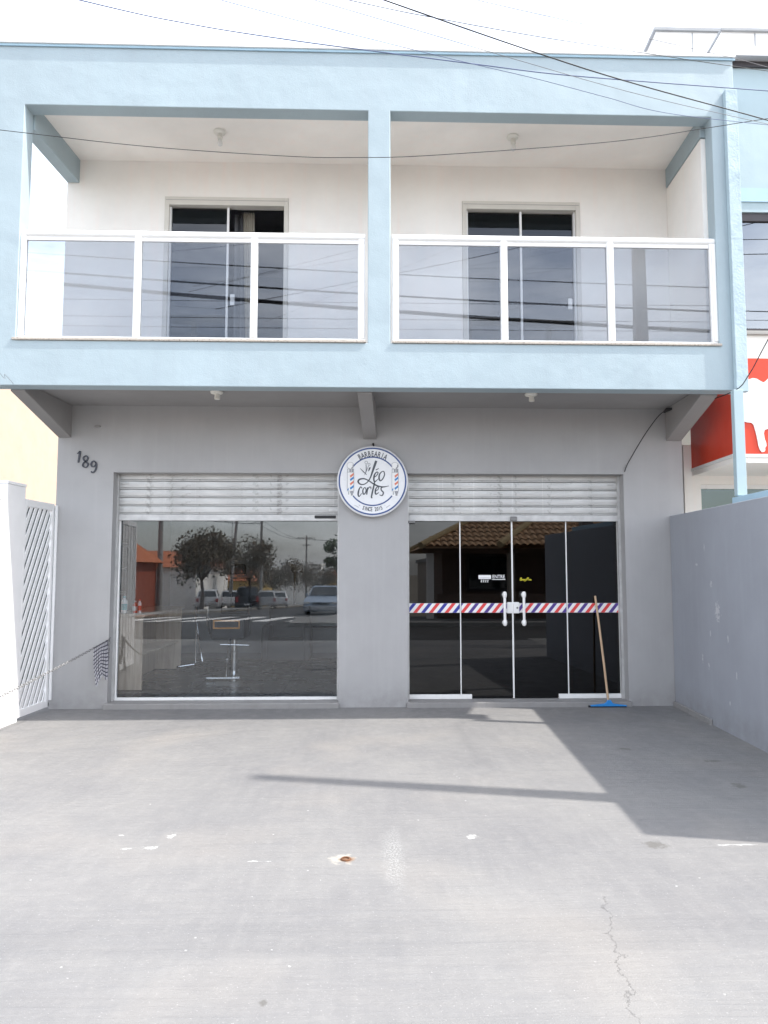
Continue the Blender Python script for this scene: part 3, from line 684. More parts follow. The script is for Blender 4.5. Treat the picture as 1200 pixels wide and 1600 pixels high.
# ------------------------------------------------------------------ round hanging sign
SX, SZ, SR_, YS = .105, 2.473, .392, -.085
sg = thing('round_sign', 'round white barbershop sign with blue rings and barber poles on the middle pillar', 'sign', (SX, -.03, SZ-SR_))
mb = MB(); mb.lathe((SX, 0, SZ), [(SR_-.012, -.008), (SR_, -.016), (SR_, -.076), (SR_-.010, YS+.001), (SR_-.016, YS)], 'y', 96); mb.build('sign_rim', 'sign_rim', sg)
mb = MB(); mb.lathe((SX, 0, SZ), [(SR_-.020, YS+.004), (SR_-.018, YS-.0015)], 'y', 96); mb.build('sign_face', 'sign_white', sg)
yp = YS-.004; th = .002
u = lambda px, pz: (SX+(px-625)/418*SR_, SZ-(pz-545)/418*SR_)
q = SR_/418
mb = MB(); disc_ring(mb, SX, SZ, 383*q, 400*q, yp, th, 0, 360, 96); mb.build('ring', 'sign_blue', sg)
mb = MB(); disc_ring(mb, SX, SZ, 279*q, 294*q, yp, th, 37, 143, 48); mb.build('ring_arc', 'sign_blue', sg)
mb = MB(); disc_ring(mb, SX, SZ, 279*q, 294*q, yp, th, 217, 323, 48); mb.build('ring_arc', 'sign_blue', sg)
def arc_text(txt, radius, size, span, mat, top=True, sx=.62, bold=.0, only=None):
    mb = MB(); n = len(txt)
    for i, ch in enumerate(txt):
        if ch == ' ' or (only and i not in only): continue
        v, f = text_verts(ch, size, sx, bold)
        a = -span/2+span*i/(n-1)
        if top: ang = rad(90-a); base = radius-size*.36; rot = ang-math.pi/2
        else: ang = rad(270+a); base = radius+size*.36; rot = ang+math.pi/2
        cx, cz = SX+base*math.cos(ang), SZ+base*math.sin(ang)
        c, s_ = math.cos(rot), math.sin(rot)
        mb.add([(cx+a_*c-b_*s_, yp, cz+a_*s_+b_*c) for a_, b_ in v], f)
        mb.add([(cx+a_*c-b_*s_, yp+th, cz+a_*s_+b_*c) for a_, b_ in v], f)
    return mb.build('lettering', mat, sg)
arc_text('BARBEARIA', 328*q, .088, 56, 'sign_ink', True, .60, .0016)
arc_text('SINCE 2015', 331*q, .062, 37, 'sign_ink', False, .64, .0012, range(0, 5)); arc_text('SINCE 2015', 331*q, .062, 37, 'sign_ink', False, .64, .0012, range(6, 10))
def strokes(lst, mat, name, w=1.0):
    mb = MB()
    for st in lst: ribbon(mb, [(*u(a, b), c*w*q*1.22) for a, b, c in st], yp, th)
    return mb.build(name, mat, sg)
strokes([[(668,302,22),(650,355,22),(625,430,18),(600,500,13),(570,550,10),(525,582,10),(480,580,13),(456,552,17),(472,524,16),(525,516,12),(575,536,11),(630,572,13),(690,602,14),(755,612,11),(818,600,4)],
         [(640,500,8),(672,478,9),(690,446,9),(674,436,9),(648,468,14),(640,520,15),(652,550,12),(692,518,5)], [(663,412,10),(700,392,5)],
         [(738,428,7),(708,462,13),(702,512,15),(718,540,12),(746,515,11),(766,468,11),(758,430,9),(738,428,7)],
         [(502,632,9),(486,612,9),(464,650,14),(456,702,15),(468,726,10),(498,688,5)], [(534,616,7),(512,650,12),(516,694,13),(534,694,10),(550,652,11),(536,616,7)],
         [(566,618,9),(562,660,13),(556,704,11)], [(562,656,7),(584,618,10),(604,616,9),(606,640,7)], [(652,548,10),(636,620,15),(620,690,15),(612,738,12),(626,740,6)],
         [(660,664,6),(688,644,8),(696,618,8),(676,616,9),(658,656,14),(664,698,13),(700,678,5)], [(764,608,7),(730,622,11),(728,648,12),(752,680,13),(738,714,11),(706,706,6)]], 'sign_ink', 'lettering')
strokes([[(478,392,3),(515,430,9),(556,470,5)], [(598,378,9),(588,400,14),(576,428,4)], [(548,345,7),(550,400,7),(545,440,6),(530,472,3)], [(578,362,4),(560,405,4),(548,438,3)]], 'sign_ink', 'scissors_print')
mb = MB()
for cx, cz, r0 in ((550, 322, 16), (584, 344, 13)): x_, z_ = u(cx, cz); disc_ring(mb, x_, z_, (r0-3)*q, (r0+3)*q, yp, th, 0, 360, 20)
mb.build('scissors_print', 'sign_grey', sg)
strokes([[(412,828,3),(440,842,4),(462,856,4)], [(466,826,3),(478,836,4)], [(768,828,3),(776,838,3)], [(784,856,4),(806,844,4),(832,826,3)]], 'sign_grey', 'ornament')
for c0 in (368, 893):
    dx = c0-368
    mb = MB(); x_, z_ = u(364+dx, 360); disc_ring(mb, x_, z_, 0, 39*q, yp+.0005, th, 0, 360, 28); a, b = u(332+dx, 440); c, d = u(404+dx, 662); mb.box(a, c, yp+.0005, yp+th, d, b)
    a, b = u(330+dx, 660); c, d = u(404+dx, 722); mb.box(a+.004, c-.004, yp+.0006, yp+th, d, b); pl = mb.build('barber_pole_print', 'tape_white', sg)
    mb = MB(); x_, z_ = u(364+dx, 360); disc_ring(mb, x_, z_, 38*q, 42*q, yp-.0004, th, 0, 360, 28); disc_ring(mb, x_, z_, 26*q, 40*q, yp-.0003, th, -70, 20, 10)
    for (x0, z0, x1, z1) in ((328, 400, 334, 440), (352, 404, 372, 436), (378, 402, 404, 438), (340, 668, 350, 704), (362, 664, 402, 690), (370, 690, 394, 716), (402, 440, 408, 664), (326, 440, 330, 664), (330, 398, 406, 403), (330, 438, 406, 442), (330, 660, 406, 664)):
        a, b = u(x0+dx, z1); c, d = u(x1+dx, z0); mb.box(a, c, yp-.0005, yp+.0015, b, d)
    mb.build('pole_outline', 'sign_grey', sg)
    for mt, zs in (('sign_red', (446, 538)), ('sign_lblue', (488, 590))):
        mb = MB()
        for z0 in zs:
            p4 = [u(358+dx, z0+34), u(402+dx, z0), u(402+dx, z0+28), u(366+dx, z0+58)]; mb.prism(p4, 'y', yp-.0006, yp+.001)
        mb.build('pole_stripe', mt, sg)
    mb = MB(); mb.prism([u(331+dx, 655), u(331+dx, 640), u(344+dx, 622), u(344+dx, 655)], 'y', yp-.0006, yp+.001); mb.build('pole_stripe', 'sign_lblue', sg)
mb = MB(); mb.tube([(SX+.005, -.002, SZ+SR_+.035), (SX+.008, -.03, SZ+SR_+.04), (SX+.012, -.045, SZ+SR_+.02), (SX+.012, -.045, SZ+SR_-.012)], .009, 8); mb.build('hook', 'black', sg)

# ------------------------------------------------------------------ ceiling lamp holders
def lamp(x, y, z, bulb, label, grp):
    t = thing('ceiling_lamp', label, 'lamp', (x, y, z), grp)
    mb = MB(); mb.lathe((x, y, z), [(.062, 0), (.066, -.008), (.060, -.022), (.035, -.030)], 'z', 24); mb.build('rose', 'lamp_white', t)
    mb = MB(); mb.lathe((x+.006, y, z), [(.026, -.028), (.028, -.060), (.030, -.066), (.028, -.082), (.018, -.084)], 'z', 18); mb.build('socket', 'lamp_white', t)
    if bulb:
        mb = MB(); mb.lathe((x+.006, y, z), [(.014, -.083), (.020, -.105), (.027, -.130), (.024, -.152), (.010, -.163)], 'z', 18); mb.build('bulb', 'bulb', t)
g = 'bare lamp holders on the ceilings'
lamp(-1.54, -.6, 6.169, True, 'white bulb holder on the ceiling of the left balcony', g); lamp(1.61, -.6, 6.169, True, 'white bulb holder on the ceiling of the right balcony', g)
lamp(-1.50, -.70, 3.319, False, 'empty lamp holder on the grey soffit above the shop window', g); lamp(1.74, -.70, 3.319, False, 'empty lamp holder on the grey soffit above the glass doors', g)

# ------------------------------------------------------------------ squeegee, chain, cloth, pipe stub
sq = thing('floor_squeegee', 'blue floor squeegee with wooden handle leaning on the glass doors', 'squeegee', (2.675, -.06, 0))
mb = MB(); mb.tube([(2.690, -.052, .050), (2.673, .012, .45), (2.650, .105, .95), (2.638, .162, 1.20)], [.0125, .0125, .0122, .0118], 10); mb.build('handle', 'broom_wood', sq)
mb = MB(); mb.prism([(2.485, .013), (2.885, .013), (2.885, .022), (2.74, .040), (2.72, .058), (2.71, .078), (2.672, .078), (2.665, .058), (2.64, .040), (2.485, .024)], 'y', -.085, -.055); mb.build('head', 'broom_blue', sq, .003)
mb = MB(); mb.prism([(2.462, .001), (2.880, .001), (2.880, .018), (2.462, .022)], 'y', -.078, -.064); mb.build('rubber_blade', 'black', sq)

A0, A1 = Vector((-2.742, -.012, .745)), Vector((-3.395, -2.95, .20))
def chain_pt(t):
    p = A0.lerp(A1, t); p.z -= .20*t*(1-t)*.6; return p
ch = thing('hanging_chain', 'steel chain strung from the shop wall towards the white gate', 'chain', tuple(A0))
mb = MB(); L = (A1-A0).length; nl = int(L/.030)
for i in range(nl):
    t = (i+.5)/nl; p = chain_pt(t); d = (chain_pt(min(1, t+.004))-chain_pt(max(0, t-.004))).normalized()
    s1 = d.cross(Vector((0,0,1))).normalized(); s2 = d.cross(s1)
    w = s1 if i % 2 else s2
    ring = []
    for k in range(8):
        a = 2*math.pi*k/8; ring.append(p+d*(.0205*math.cos(a))+w*(.0125*math.sin(a)))
    mb.tube(ring, .0026, 4, closed=True)
mb.build('links', 'steel', ch)
mb = MB()
for k in range(9):
    p = Vector((-2.748+.004*math.sin(k*1.9), -.016, .735-.024*k)); w = Vector((1,0,0)) if k % 2 else Vector((0,1,0))
    mb.tube([p+Vector((0,0,.0155*math.cos(a)))+w*(.0095*math.sin(a)) for a in [2*math.pi*j/8 for j in range(8)]], .0027, 4, closed=True)
mb.build('loose_end', 'steel', ch)
mb = MB(); mb.tube([(-2.742, .01, .76), (-2.742, -.012, .765), (-2.742, -.016, .745)], .005, 6); mb.build('eye_bolt', 'steel', ch)

mb = MB(); nu, nv = 12, 30; vs = []; grid = {}
for side_ in (0, 1):
    for i in range(nu*3+1):
        fu = i/(nu*3); t = .014+.086*fu; p = chain_pt(t)
        drop = (.37+.04*math.sin(fu*7+1)) if side_ == 0 else (.27+.05*math.sin(fu*9))
        for j in range(nv+1):
            fv = j/nv; yo = (-.012-.018*fv*math.sin(fu*16+fv*2)) if side_ == 0 else (.012+.012*fv*math.sin(fu*13+2))
            pt = p+Vector((.012*math.sin(fv*5+fu*3)*fv+(.035*fv if side_ == 0 else -.01*fv)*(1-.4*fu), yo, .004-drop*fv-(.015*math.sin(fu*31) if j == nv else 0)))
            grid[(side_, i, j)] = len(vs); vs.append(pt)
mb.v = [tuple(v) for v in vs]; mb.mat('cloth_white'); mb.mat('cloth_dark')
for side_ in (0, 1):
    for i in range(nu*3):
        for j in range(nv):
            mb.f.append([grid[(side_, i, j)], grid[(side_, i+1, j)], grid[(side_, i+1, j+1)], grid[(side_, i, j+1)]])
            dark = (i % 4 == 0) or (j % 3 == 0); mb.mi.append(1 if dark else 0); mb.smooth.append(True)
cl = mb.build('hanging_cloth', None, None, recalc=False, off=tuple(chain_pt(.05)-Vector((0,0,.4)))); tag(cl, 'black and white checked cloth draped over the chain', 'cloth')

mb = MB(); mb.lathe((-.085, -4.16, 0), [(.026, -.03), (.027, .004), (.024, .007), (.017, .007), (.016, -.02)], 'z', 16)
tag(mb.build('pipe_stub', 'rust', None, off=(-.085, -4.16, 0)), 'rusty pipe end set flush in the forecourt cement', 'pipe')

# ------------------------------------------------------------------ right boundary wall and its blue steel frame
bw = thing('boundary_wall', 'low grey painted boundary wall with chipped paint at the right', 'wall', (3.5, -2.1, 0))
mb = MB(True); mb.box(3.452, 3.60, -4.22, -.002, -.02, 2.10); mb.build('wall', 'division', bw, .008, off=(0,0,0)).location = tuple(-Vector((3.5, -2.1, 0)))
mb = MB(True); mb.box(3.425, 3.451, -1.0, -.02, -.01, .055); mb.build('cement_fillet', 'threshold', bw, .008)
fr = thing('steel_frame', 'light blue steel post and rail standing on the grey boundary wall', 'frame', (3.6, -1.3, 2.1))
mb = MB(True); mb.box(3.635, 3.730, -1.31, -1.24, 2.20, 3.223); mb.build('post', 'blue_neigh', fr, .004)
mb = MB(True); mb.box(3.612, 3.70, -3.3, -1.24, 2.101, 2.185); mb.build('rail', 'blue_steel', fr, .004)
# slim service post at the street end of the wall (it throws the long shadow across the forecourt)
sp = thing('service_post', 'slim concrete service post beyond the boundary wall, mirrored in the right balcony glass', 'post', (3.755, -3.68, 0))
mb = MB(); mb.hexa([(3.64,-3.78,-.01),(3.87,-3.78,-.01),(3.87,-3.58,-.01),(3.64,-3.58,-.01),(3.68,-3.73,5.90),(3.83,-3.73,5.90),(3.83,-3.62,5.90),(3.68,-3.62,5.90)]); mb.build('shaft', 'concrete', sp, .008)
mb = MB(); mb.lathe((3.755, -3.675, 5.90), [(.045, 0), (.05, .02), (.035, .04), (.02, .045)], 'z', 12); mb.build('cap', 'concrete', sp)

# ------------------------------------------------------------------ white gate at the left
gt = thing('slatted_gate', 'white steel gate with diagonal slats beside the shop wall', 'gate', (-3.41, -.35, 0))
gx0, gx1, gy0, gy1, gz0, gz1 = -3.405, -3.375, -.64, -.03, .03, 2.215
mb = MB(True); mb.box(gx0, gx1, gy1-.045, gy1, gz0, gz1); mb.box(gx0, gx1, gy0, gy0+.03, gz0, gz1); mb.box(gx0, gx1, gy0+.031, gy1-.046, gz1-.075, gz1-.001); mb.box(gx0, gx1, gy0+.031, gy1-.046, gz0+.001, gz0+.075)
mb.build('gate_frame', 'white_steel', gt, .004)
ya, yb = gy0+.031, gy1-.046; za, zb = gz0+.076, gz1-.076
i = 0; z = za-1.0
while z < zb+.1:                              # slats rise steeply towards the shop wall
    slope = 1.9; w = .050
    poly = [(ya, z), (yb, z+slope*(yb-ya)), (yb, z+slope*(yb-ya)+w*2.0), (ya, z+w*2.0)]
    # clip to the frame in z
    for sgn, lim in ((1, za), (-1, zb)):
        out = []
        for k in range(len(poly)):
            a, b = poly[k-1], poly[k]; da, db = sgn*(a[1]-lim), sgn*(b[1]-lim)
            if (da >= 0) != (db >= 0): t = da/(da-db); out.append((a[0]+(b[0]-a[0])*t, a[1]+(b[1]-a[1])*t))
            if db >= 0: out.append(b)
        poly = out
        if not poly: break
    if len(poly) >= 3:
        mb = MB(True); mb.prism(poly, 'x', gx0+.012, gx1-.012); mb.build('slat', 'white_steel', gt)
    z += .172; i += 1
mb = MB(True); mb.tube([(gx1+.012, -.012, .1), (gx1+.012, -.012, 2.2)], .016, 10); mb.build('hinge_post', 'white_steel', gt)
gp = thing('gate_pillar', 'wide white painted pillar between the white gates', 'pillar', (-3.45, -.8, 0))
mb = MB(True); mb.box(-3.53, -3.372, -.98, -.645, -.01, 2.33); mb.build('shaft', 'white_steel', gp, .006)
mb = MB(True); mb.box(-3.535, -3.367, -.985, -.64, 2.331, 2.36); mb.build('cap', 'white_steel', gp, .004)
g2 = thing('gate_leaf', 'plain white steel gate leaf at the left edge beyond the pillar', 'gate', (-3.45, -2.0, 0))
mb = MB(True); mb.box(-3.42, -3.385, -3.2, -3.14, .03, 2.24); mb.box(-3.42, -3.385, -1.045, -.985, .03, 2.24); mb.box(-3.42, -3.385, -3.139, -1.046, 2.17, 2.239); mb.box(-3.42, -3.385, -3.139, -1.046, .031, .11); mb.build('gate_frame', 'white_steel', g2, .004)
mb = MB(True); mb.box(-3.41, -3.398, -3.139, -1.046, .111, 2.169); mb.build('sheet', 'white_steel', g2)
for k in range(12):
    mb = MB(True); y = -3.05+k*.165; mb.box(-3.397, -3.385, y, y+.03, .112, 2.168); mb.build('rib', 'white_steel', g2)

# ------------------------------------------------------------------ left neighbour
nl_ = thing('cream_house', 'cream and white neighbouring house behind the white gate', 'house', (-13.0, 14.0, 0))
mb = MB(); mb.box(-16, -10.8, 13.06, 26, -.01, 7.9); mb.build('cream_wall', 'cream', nl_)
mb = MB(); mb.box(-16, -10.7, 6.0, 13.05, -.01, 7.7); mb.build('white_wall', 'white_wall', nl_)
mb = MB(); mb.box(-16, -10.6, 5.9, 26.1, 7.901, 8.02); mb.build('roof_edge', 'white_steel', nl_)
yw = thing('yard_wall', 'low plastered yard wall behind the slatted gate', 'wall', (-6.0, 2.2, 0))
mb = MB(); mb.box(-9.0, -3.40, 2.2, 2.35, -.01, 2.36); mb.build('wall', 'yard_shade', yw)
mb = MB(); mb.box(-9.0, -3.40, 2.18, 2.37, 2.361, 2.39); mb.build('coping', 'house_wall', yw)

# ------------------------------------------------------------------ right neighbour with the red sign
nb = thing('blue_neighbour_building', 'pale blue neighbouring shop building with red sign at the right edge', 'building', (6.5, 2.0, 0))
ny = -.60
def npart(name, mat, boxes, parent=nb, bevel=0.0, skew=True):
    mb = MB(skew)
    for b in boxes: mb.box(*b)
    return mb.build(name, mat, parent, bevel)
npart('upper_wall', 'blue_neigh', [(3.95, 4.06, ny, 8, 4.0, 7.0), (4.06, 9.5, ny, ny+.15, 5.36, 7.0), (8.0, 9.5, ny, ny+.15, 4.0, 5.36)])
npart('upper_band', 'blue_steel', [(3.945, 9.5, ny-.015, ny-.001, 5.47, 5.62)])
npart('white_band', 'white_wall', [(3.94, 9.5, ny-.01, 8, 3.74, 4.0)])
npart('window_lining', 'room_grey', [(4.06, 8.0, ny+1.5, ny+1.6, 4.0, 5.4), (4.06, 8, ny+.2, ny+1.5, 4.001, 4.02), (4.06, 8, ny+.2, ny+1.5, 5.40, 5.45)])
wf = npart('window', 'dark_frame', [(4.062, 8.0, ny+.02, ny+.08, 5.27, 5.355), (4.062, 8.0, ny+.02, ny+.08, 4.005, 4.075), (4.062, 4.10, ny+.02, ny+.08, 4.076, 5.269), (6.0, 6.06, ny+.02, ny+.08, 4.076, 5.269)])
npart('pane', 'glass_neigh', [(4.101, 5.999, ny+.045, ny+.051, 4.077, 5.268)], wf); npart('pane', 'glass_neigh', [(6.061, 7.999, ny+.045, ny+.051, 4.077, 5.268)], wf)
npart('window_sill', 'kerb', [(4.02, 8.1, ny-.05, ny+.019, 3.99, 4.03)], wf, .005)
rs = npart('sign_box', 'red_sign', [(3.925, 9.2, ny-.02, .5, 2.71, 3.735)]); rs['label'] = 'red sign box with a white bull silhouette'
npart('sign_trim', 'white_alu', [(3.915, 9.2, ny-.03, .5, 2.675, 2.709)], rs)
npart('soffit', 'white_wall', [(3.93, 9.2, ny-.01, .499, 2.62, 2.674)])
# white bull silhouette: hindquarters and leg seen at the edge of the frame
bull = [(4.01,3.466),(4.06,3.50),(4.116,3.505),(4.16,3.52),(4.202,3.514),(4.24,3.49),(4.274,3.473),(4.30,3.49),(4.340,3.528),(4.42,3.57),(4.6,3.60),(5.3,3.58),(5.6,3.66),(5.9,3.62),(6.05,3.45),(5.98,3.30),(5.78,3.34),(5.66,3.20),(5.55,3.05),(5.52,2.80),(5.40,2.80),(5.38,3.04),(5.2,3.10),(4.7,3.08),(4.45,3.06),
        (4.36,3.04),(4.33,2.99),(4.30,2.977),(4.265,2.965),(4.255,2.93),(4.262,2.87),(4.276,2.83),(4.278,2.795),(4.262,2.775),(4.264,2.752),(4.255,2.735),(4.228,2.728),(4.206,2.755),(4.193,2.80),(4.182,2.88),(4.168,2.95),(4.150,3.02),(4.128,3.042),(4.083,3.045),(4.04,3.06),(4.01,3.09),(3.99,3.25)]
mb = MB(True); mb.prism([(a, b) for a, b in bull], 'y', ny-.032, ny-.0205); mb.build('bull_silhouette', 'tape_white', rs)
npart('ground_floor_wall', 'white_wall', [(3.83, 4.03, .5, .7, -.01, 3.0), (4.03, 9.2, .5, .7, 2.52, 3.0), (4.03, 9.2, .5, .7, -.01, .9)])
sg2 = npart('shop_window', 'white_alu', [(4.03, 9.2, .52, .58, 2.47, 2.519), (4.03, 9.2, .52, .58, .901, .94)])
npart('pane', 'glass_green', [(4.031, 6.5, .545, .553, .941, 2.469)], sg2); npart('pane', 'glass_green', [(6.51, 9.19, .545, .553, .941, 2.469)], sg2)
npart('inner_wall', 'room_grey', [(3.83, 9.2, 3.5, 3.6, 0, 3.0), (3.83, 3.9, .7, 3.5, 0, 3.0)])
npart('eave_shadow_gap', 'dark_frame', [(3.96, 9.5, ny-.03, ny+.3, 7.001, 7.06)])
npart('roof_fascia', 'zinc', [(3.93, 9.6, ny-.12, ny+.2, 7.061, 7.16)], None or nb, .004)
npart('roof_parapet', 'white_alu', [(3.98, 9.6, ny+.0, ny+.6, 7.161, 7.42), (3.60, 9.6, .35, 8.0, 7.3, 8.16)])
for a, b, z0, z1, y in ((3.97, 9.6, 7.42, 7.45, ny-.03), (3.57, 9.6, 8.16, 8.20, .32)): npart('cap_flashing', 'room_grey', [(a, b, y, y+.7, z0+.001, z1)])
for x, y, z0, z1 in ((4.35, ny-.004, 7.17, 7.41), (5.0, ny-.004, 7.17, 7.41), (4.05, .346, 7.4, 8.15)): npart('panel_joint', 'room_grey', [(x, x+.012, y, y+.003, z0, z1)])
for x in (4.55,):
    mb = MB(True); mb.lathe((x, 0, 3.87), [(.05, ny-.05), (.055, ny-.04), (.055, ny-.011)], 'y', 14); mb.build('vent_cap', 'lamp_white', nb)

# ------------------------------------------------------------------ things inside the barbershop
def simple(name, label, cat, loc, parts, group=None):
    t = thing(name, label, cat, loc, group)
    for nm, mt, fn in parts:
        mb = MB(); fn(mb); mb.build(nm, mt, t, .003 if mt not in ('chrome',) else 0)
    return t
rc = thing('reception_counter', 'grey oak reception counter inside the shop window at the left', 'counter', (-2.82, 1.8, .05))
for nm, bx in (('end_panel', (-3.03, -2.65, .85, .89, .06, .93)), ('end_panel', (-3.03, -2.65, 2.72, 2.76, .06, .93)), ('counter_top', (-3.05, -2.62, .83, 2.78, .931, .965)), ('back_panel', (-3.04, -3.01, .891, 2.719, .06, .93)), ('shelf', (-3.009, -2.68, .891, 2.719, .45, .47))):
    mb = MB(); mb.box(*bx); mb.build(nm, 'counter', rc, .003)
bt = [(-2.92, .98, .035, .21, 'bottle_white', 'bottle_teal', 'white bottle with teal label on the counter'), (-2.80, 1.02, .028, .15, 'bottle_red', 'bottle_white', 'red bottle on the counter next to a white one'),
      (-2.73, .97, .022, .17, 'bottle_white', 'bottle_red', 'slim white bottle at the counter corner')]
for x, y, r, h, m1, m2, lb in bt:
    t = thing('bottle', lb, 'bottle', (x, y, .966), 'bottles on the counter')
    mb = MB(); mb.lathe((x, y, .966), [(r, 0), (r, h*.72), (r*.5, h*.82), (r*.45, h*.9)], 'z', 14); b_ = mb.build('body', m1, t)
    mb = MB(); mb.lathe((x, y, .966), [(r+.001, h*.2), (r+.001, h*.55)], 'z', 14); mb.build('label_band', m2, t)
    mb = MB(); mb.lathe((x, y, .966), [(r*.5, h*.901), (r*.5, h)], 'z', 12); mb.build('cap', m2, t)
ws = thing('wall_shelf', 'black shelf unit on the side wall above the counter', 'shelf', (-3.08, .9, 1.0))
for nm, bx in (('upright', (-3.155, -2.98, .55, .58, .98, 2.2)), ('upright', (-3.155, -2.98, 1.25, 1.28, .98, 2.2)), ('board', (-3.155, -2.97, .581, 1.249, 1.2, 1.225)), ('board', (-3.155, -2.97, .581, 1.249, 1.5, 1.525)), ('board', (-3.155, -2.97, .581, 1.249, 1.8, 1.825))):
    mb = MB(); mb.box(*bx); mb.build(nm, 'black', ws, .002)
for x, y, z, lb in ((-3.06, .66, 1.226, 'white pot nearest the glass on the lowest black shelf'), (-3.05, .80, 1.226, 'second white pot on the lowest black shelf'), (-3.06, .66, 1.526, 'white pot alone on the middle black shelf')):
    mb = MB(); mb.box(x-.03, x+.03, y-.03, y+.03, z, z+.09); mb.box(x-.02, x+.02, y-.02, y+.02, z+.0901, z+.105); tag(mb.build('jar', 'bottle_white', None, .004, off=(x, y, z)), lb, 'jar', 'pots on the wall shelf')
bc = thing('barber_chair', 'charcoal barber chair with chrome footrest inside the shop window', 'chair', (-1.82, 2.0, .05))
mb = MB(); mb.lathe((-1.78, 2.2, .05), [(.30, 0), (.30, .015), (.26, .03), (.06, .05)], 'z', 32); mb.build('base_disc', 'chrome', bc)
mb = MB(); mb.lathe((-1.78, 2.2, .05), [(.05, .045), (.05, .32), (.038, .325), (.038, .50)], 'z', 18); mb.build('column', 'chrome', bc)
mb = MB(); mb.box(-2.06, -1.60, 1.90, 2.5, .555, .845); mb.build('seat', 'leather', bc, .03)
mb = MB(); mb.box(-2.02, -1.66, 1.885, 1.899, .80, .82); mb.box(-2.02, -1.66, 1.885, 1.899, .70, .72); mb.box(-2.02, -2.0, 1.885, 1.899, .72, .80); mb.box(-1.68, -1.66, 1.885, 1.899, .72, .80); mb.build('seat_trim', 'orange', bc)
mb = MB(); mb.hexa([(-2.04,2.46,.86),(-1.62,2.46,.86),(-1.62,2.58,.86),(-2.04,2.58,.86),(-2.02,2.60,1.38),(-1.64,2.60,1.38),(-1.64,2.70,1.38),(-2.02,2.70,1.38)]); mb.build('backrest', 'leather', bc, .03)
mb = MB(); mb.hexa([(-1.95,2.63,1.42),(-1.71,2.63,1.42),(-1.71,2.72,1.42),(-1.95,2.72,1.42),(-1.94,2.66,1.58),(-1.72,2.66,1.58),(-1.72,2.74,1.58),(-1.94,2.74,1.58)]); mb.build('headrest', 'leather', bc, .03)
for x in (-2.12, -1.55):
    mb = MB(); mb.box(x-.035, x+.035, 1.95, 2.5, 1.0, 1.05); mb.build('armrest', 'leather', bc, .015)
    mb = MB(); mb.tube([(x, 2.0, 1.0), (x, 2.02, .75), (x*.94-.11, 2.1, .62)], .014, 8); mb.build('arm_bracket', 'chrome', bc)
mb = MB(); mb.tube([(-1.80, 1.92, .57), (-1.79, 1.78, .40), (-1.78, 1.62, .10)], .016, 10); mb.tube([(-1.90, 1.80, .50), (-1.52, 1.80, .49)], .009, 8); mb.lathe((-1.79, 1.72, .30), [(.03, -.03), (.036, -.02), (.036, .03), (.03, .035)], 'z', 12); mb.build('footrest_stem', 'chrome', bc)
mb = MB(); mb.box(-2.04, -1.60, 1.58, 1.64, .075, .098); mb.build('footplate', 'chrome', bc, .006)
st_ = thing('equipment_stand', 'chrome wheeled stand with a slanting pole beside the barber chair', 'stand', (-2.45, 2.7, .05))
mb = MB(); mb.tube([(-2.45, 2.8, .1), (-2.45, 2.8, .95)], .012, 8); mb.tube([(-2.44, 2.6, 1.0), (-2.36, 2.5, .62), (-2.27, 2.42, .2)], .016, 8); mb.build('pole', 'chrome', st_)
mb = MB(); mb.tube([(-2.68, 2.7, .09), (-2.45, 2.75, .12), (-2.26, 2.6, .09)], .014, 8); mb.tube([(-2.45, 2.75, .12), (-2.5, 3.0, .09)], .014, 8); mb.build('base', 'chrome', st_)
for x, y in ((-2.68, 2.7), (-2.26, 2.6), (-2.5, 3.0)):
    mb = MB(); mb.lathe((x, y, .08), [(.028, -.012), (.028, .012)], 'x', 12); mb.build('wheel', 'black', st_)
ac = thing('waiting_armchair', 'dark upholstered armchair deep inside the shop', 'armchair', (-1.1, 3.2, .05))
mb = MB(); mb.box(-1.45, -.85, 2.95, 3.5, .12, .45); mb.build('seat', 'leather', ac, .04)
mb = MB(); mb.box(-1.47, -.83, 3.45, 3.65, .3, .95); mb.build('backrest', 'leather', ac, .05)
for x in (-1.52, -.90): mb = MB(); mb.box(x, x+.12, 2.95, 3.45, .12, .66); mb.build('armrest', 'leather', ac, .04)

# ------------------------------------------------------------------ cables
def cable(pts, r, mat, label, grp='overhead cables in front of the facade'):
    p = catmull(pts, 8); mb = MB(); mb.tube(p, r*.62, 6)
    return tag(mb.build('overhead_cable', mat, None), label, 'cable', grp)
CAMP = Vector((0, -8.059, 1.5))
cable([(-4.57,-3.43,5.95),(-2.136,-2.859,5.769),(-1.342,-2.673,5.741),(-.613,-2.503,5.762),(.167,-2.321,5.806),(1.004,-2.127,5.858),(1.658,-1.977,5.898),(2.544,-1.774,5.988),(3.928,-1.459,6.14),(6.837,-.797,6.459)], .007, 'cable_blue', 'long blue-black cable sagging across the upper facade from the top left')
cable([(-3.43,-3.8,5.72),(-1.042,-3.059,5.63),(.156,-2.689,5.614),(.84,-2.479,5.615),(1.464,-2.288,5.622),(2.132,-2.083,5.61),(2.716,-1.905,5.60),(3.854,-1.559,5.729),(6.7,-.69,6.1)], .004, 'cable_blue', 'thin cable dipping from the top edge to the corner of the lintel')
cable([(-2.14,-4.49,5.26),(.134,-3.459,5.326),(1.414,-2.88,5.375),(2.248,-2.503,5.434),(3.678,-1.859,5.577),(6.4,-.63,5.837)], .0075, 'cable', 'thick black cable running down to the right across the lintel')
cable([(-2.43,-4.05,5.34),(-.11,-3.159,5.569),(.587,-2.891,5.655),(1.338,-2.603,5.765),(1.931,-2.376,5.865),(3.064,-1.945,6.06),(3.818,-1.659,6.197),(6.58,-.61,6.7)], .0045, 'cable', 'thin dark cable crossing the sky and the right end of the parapet')
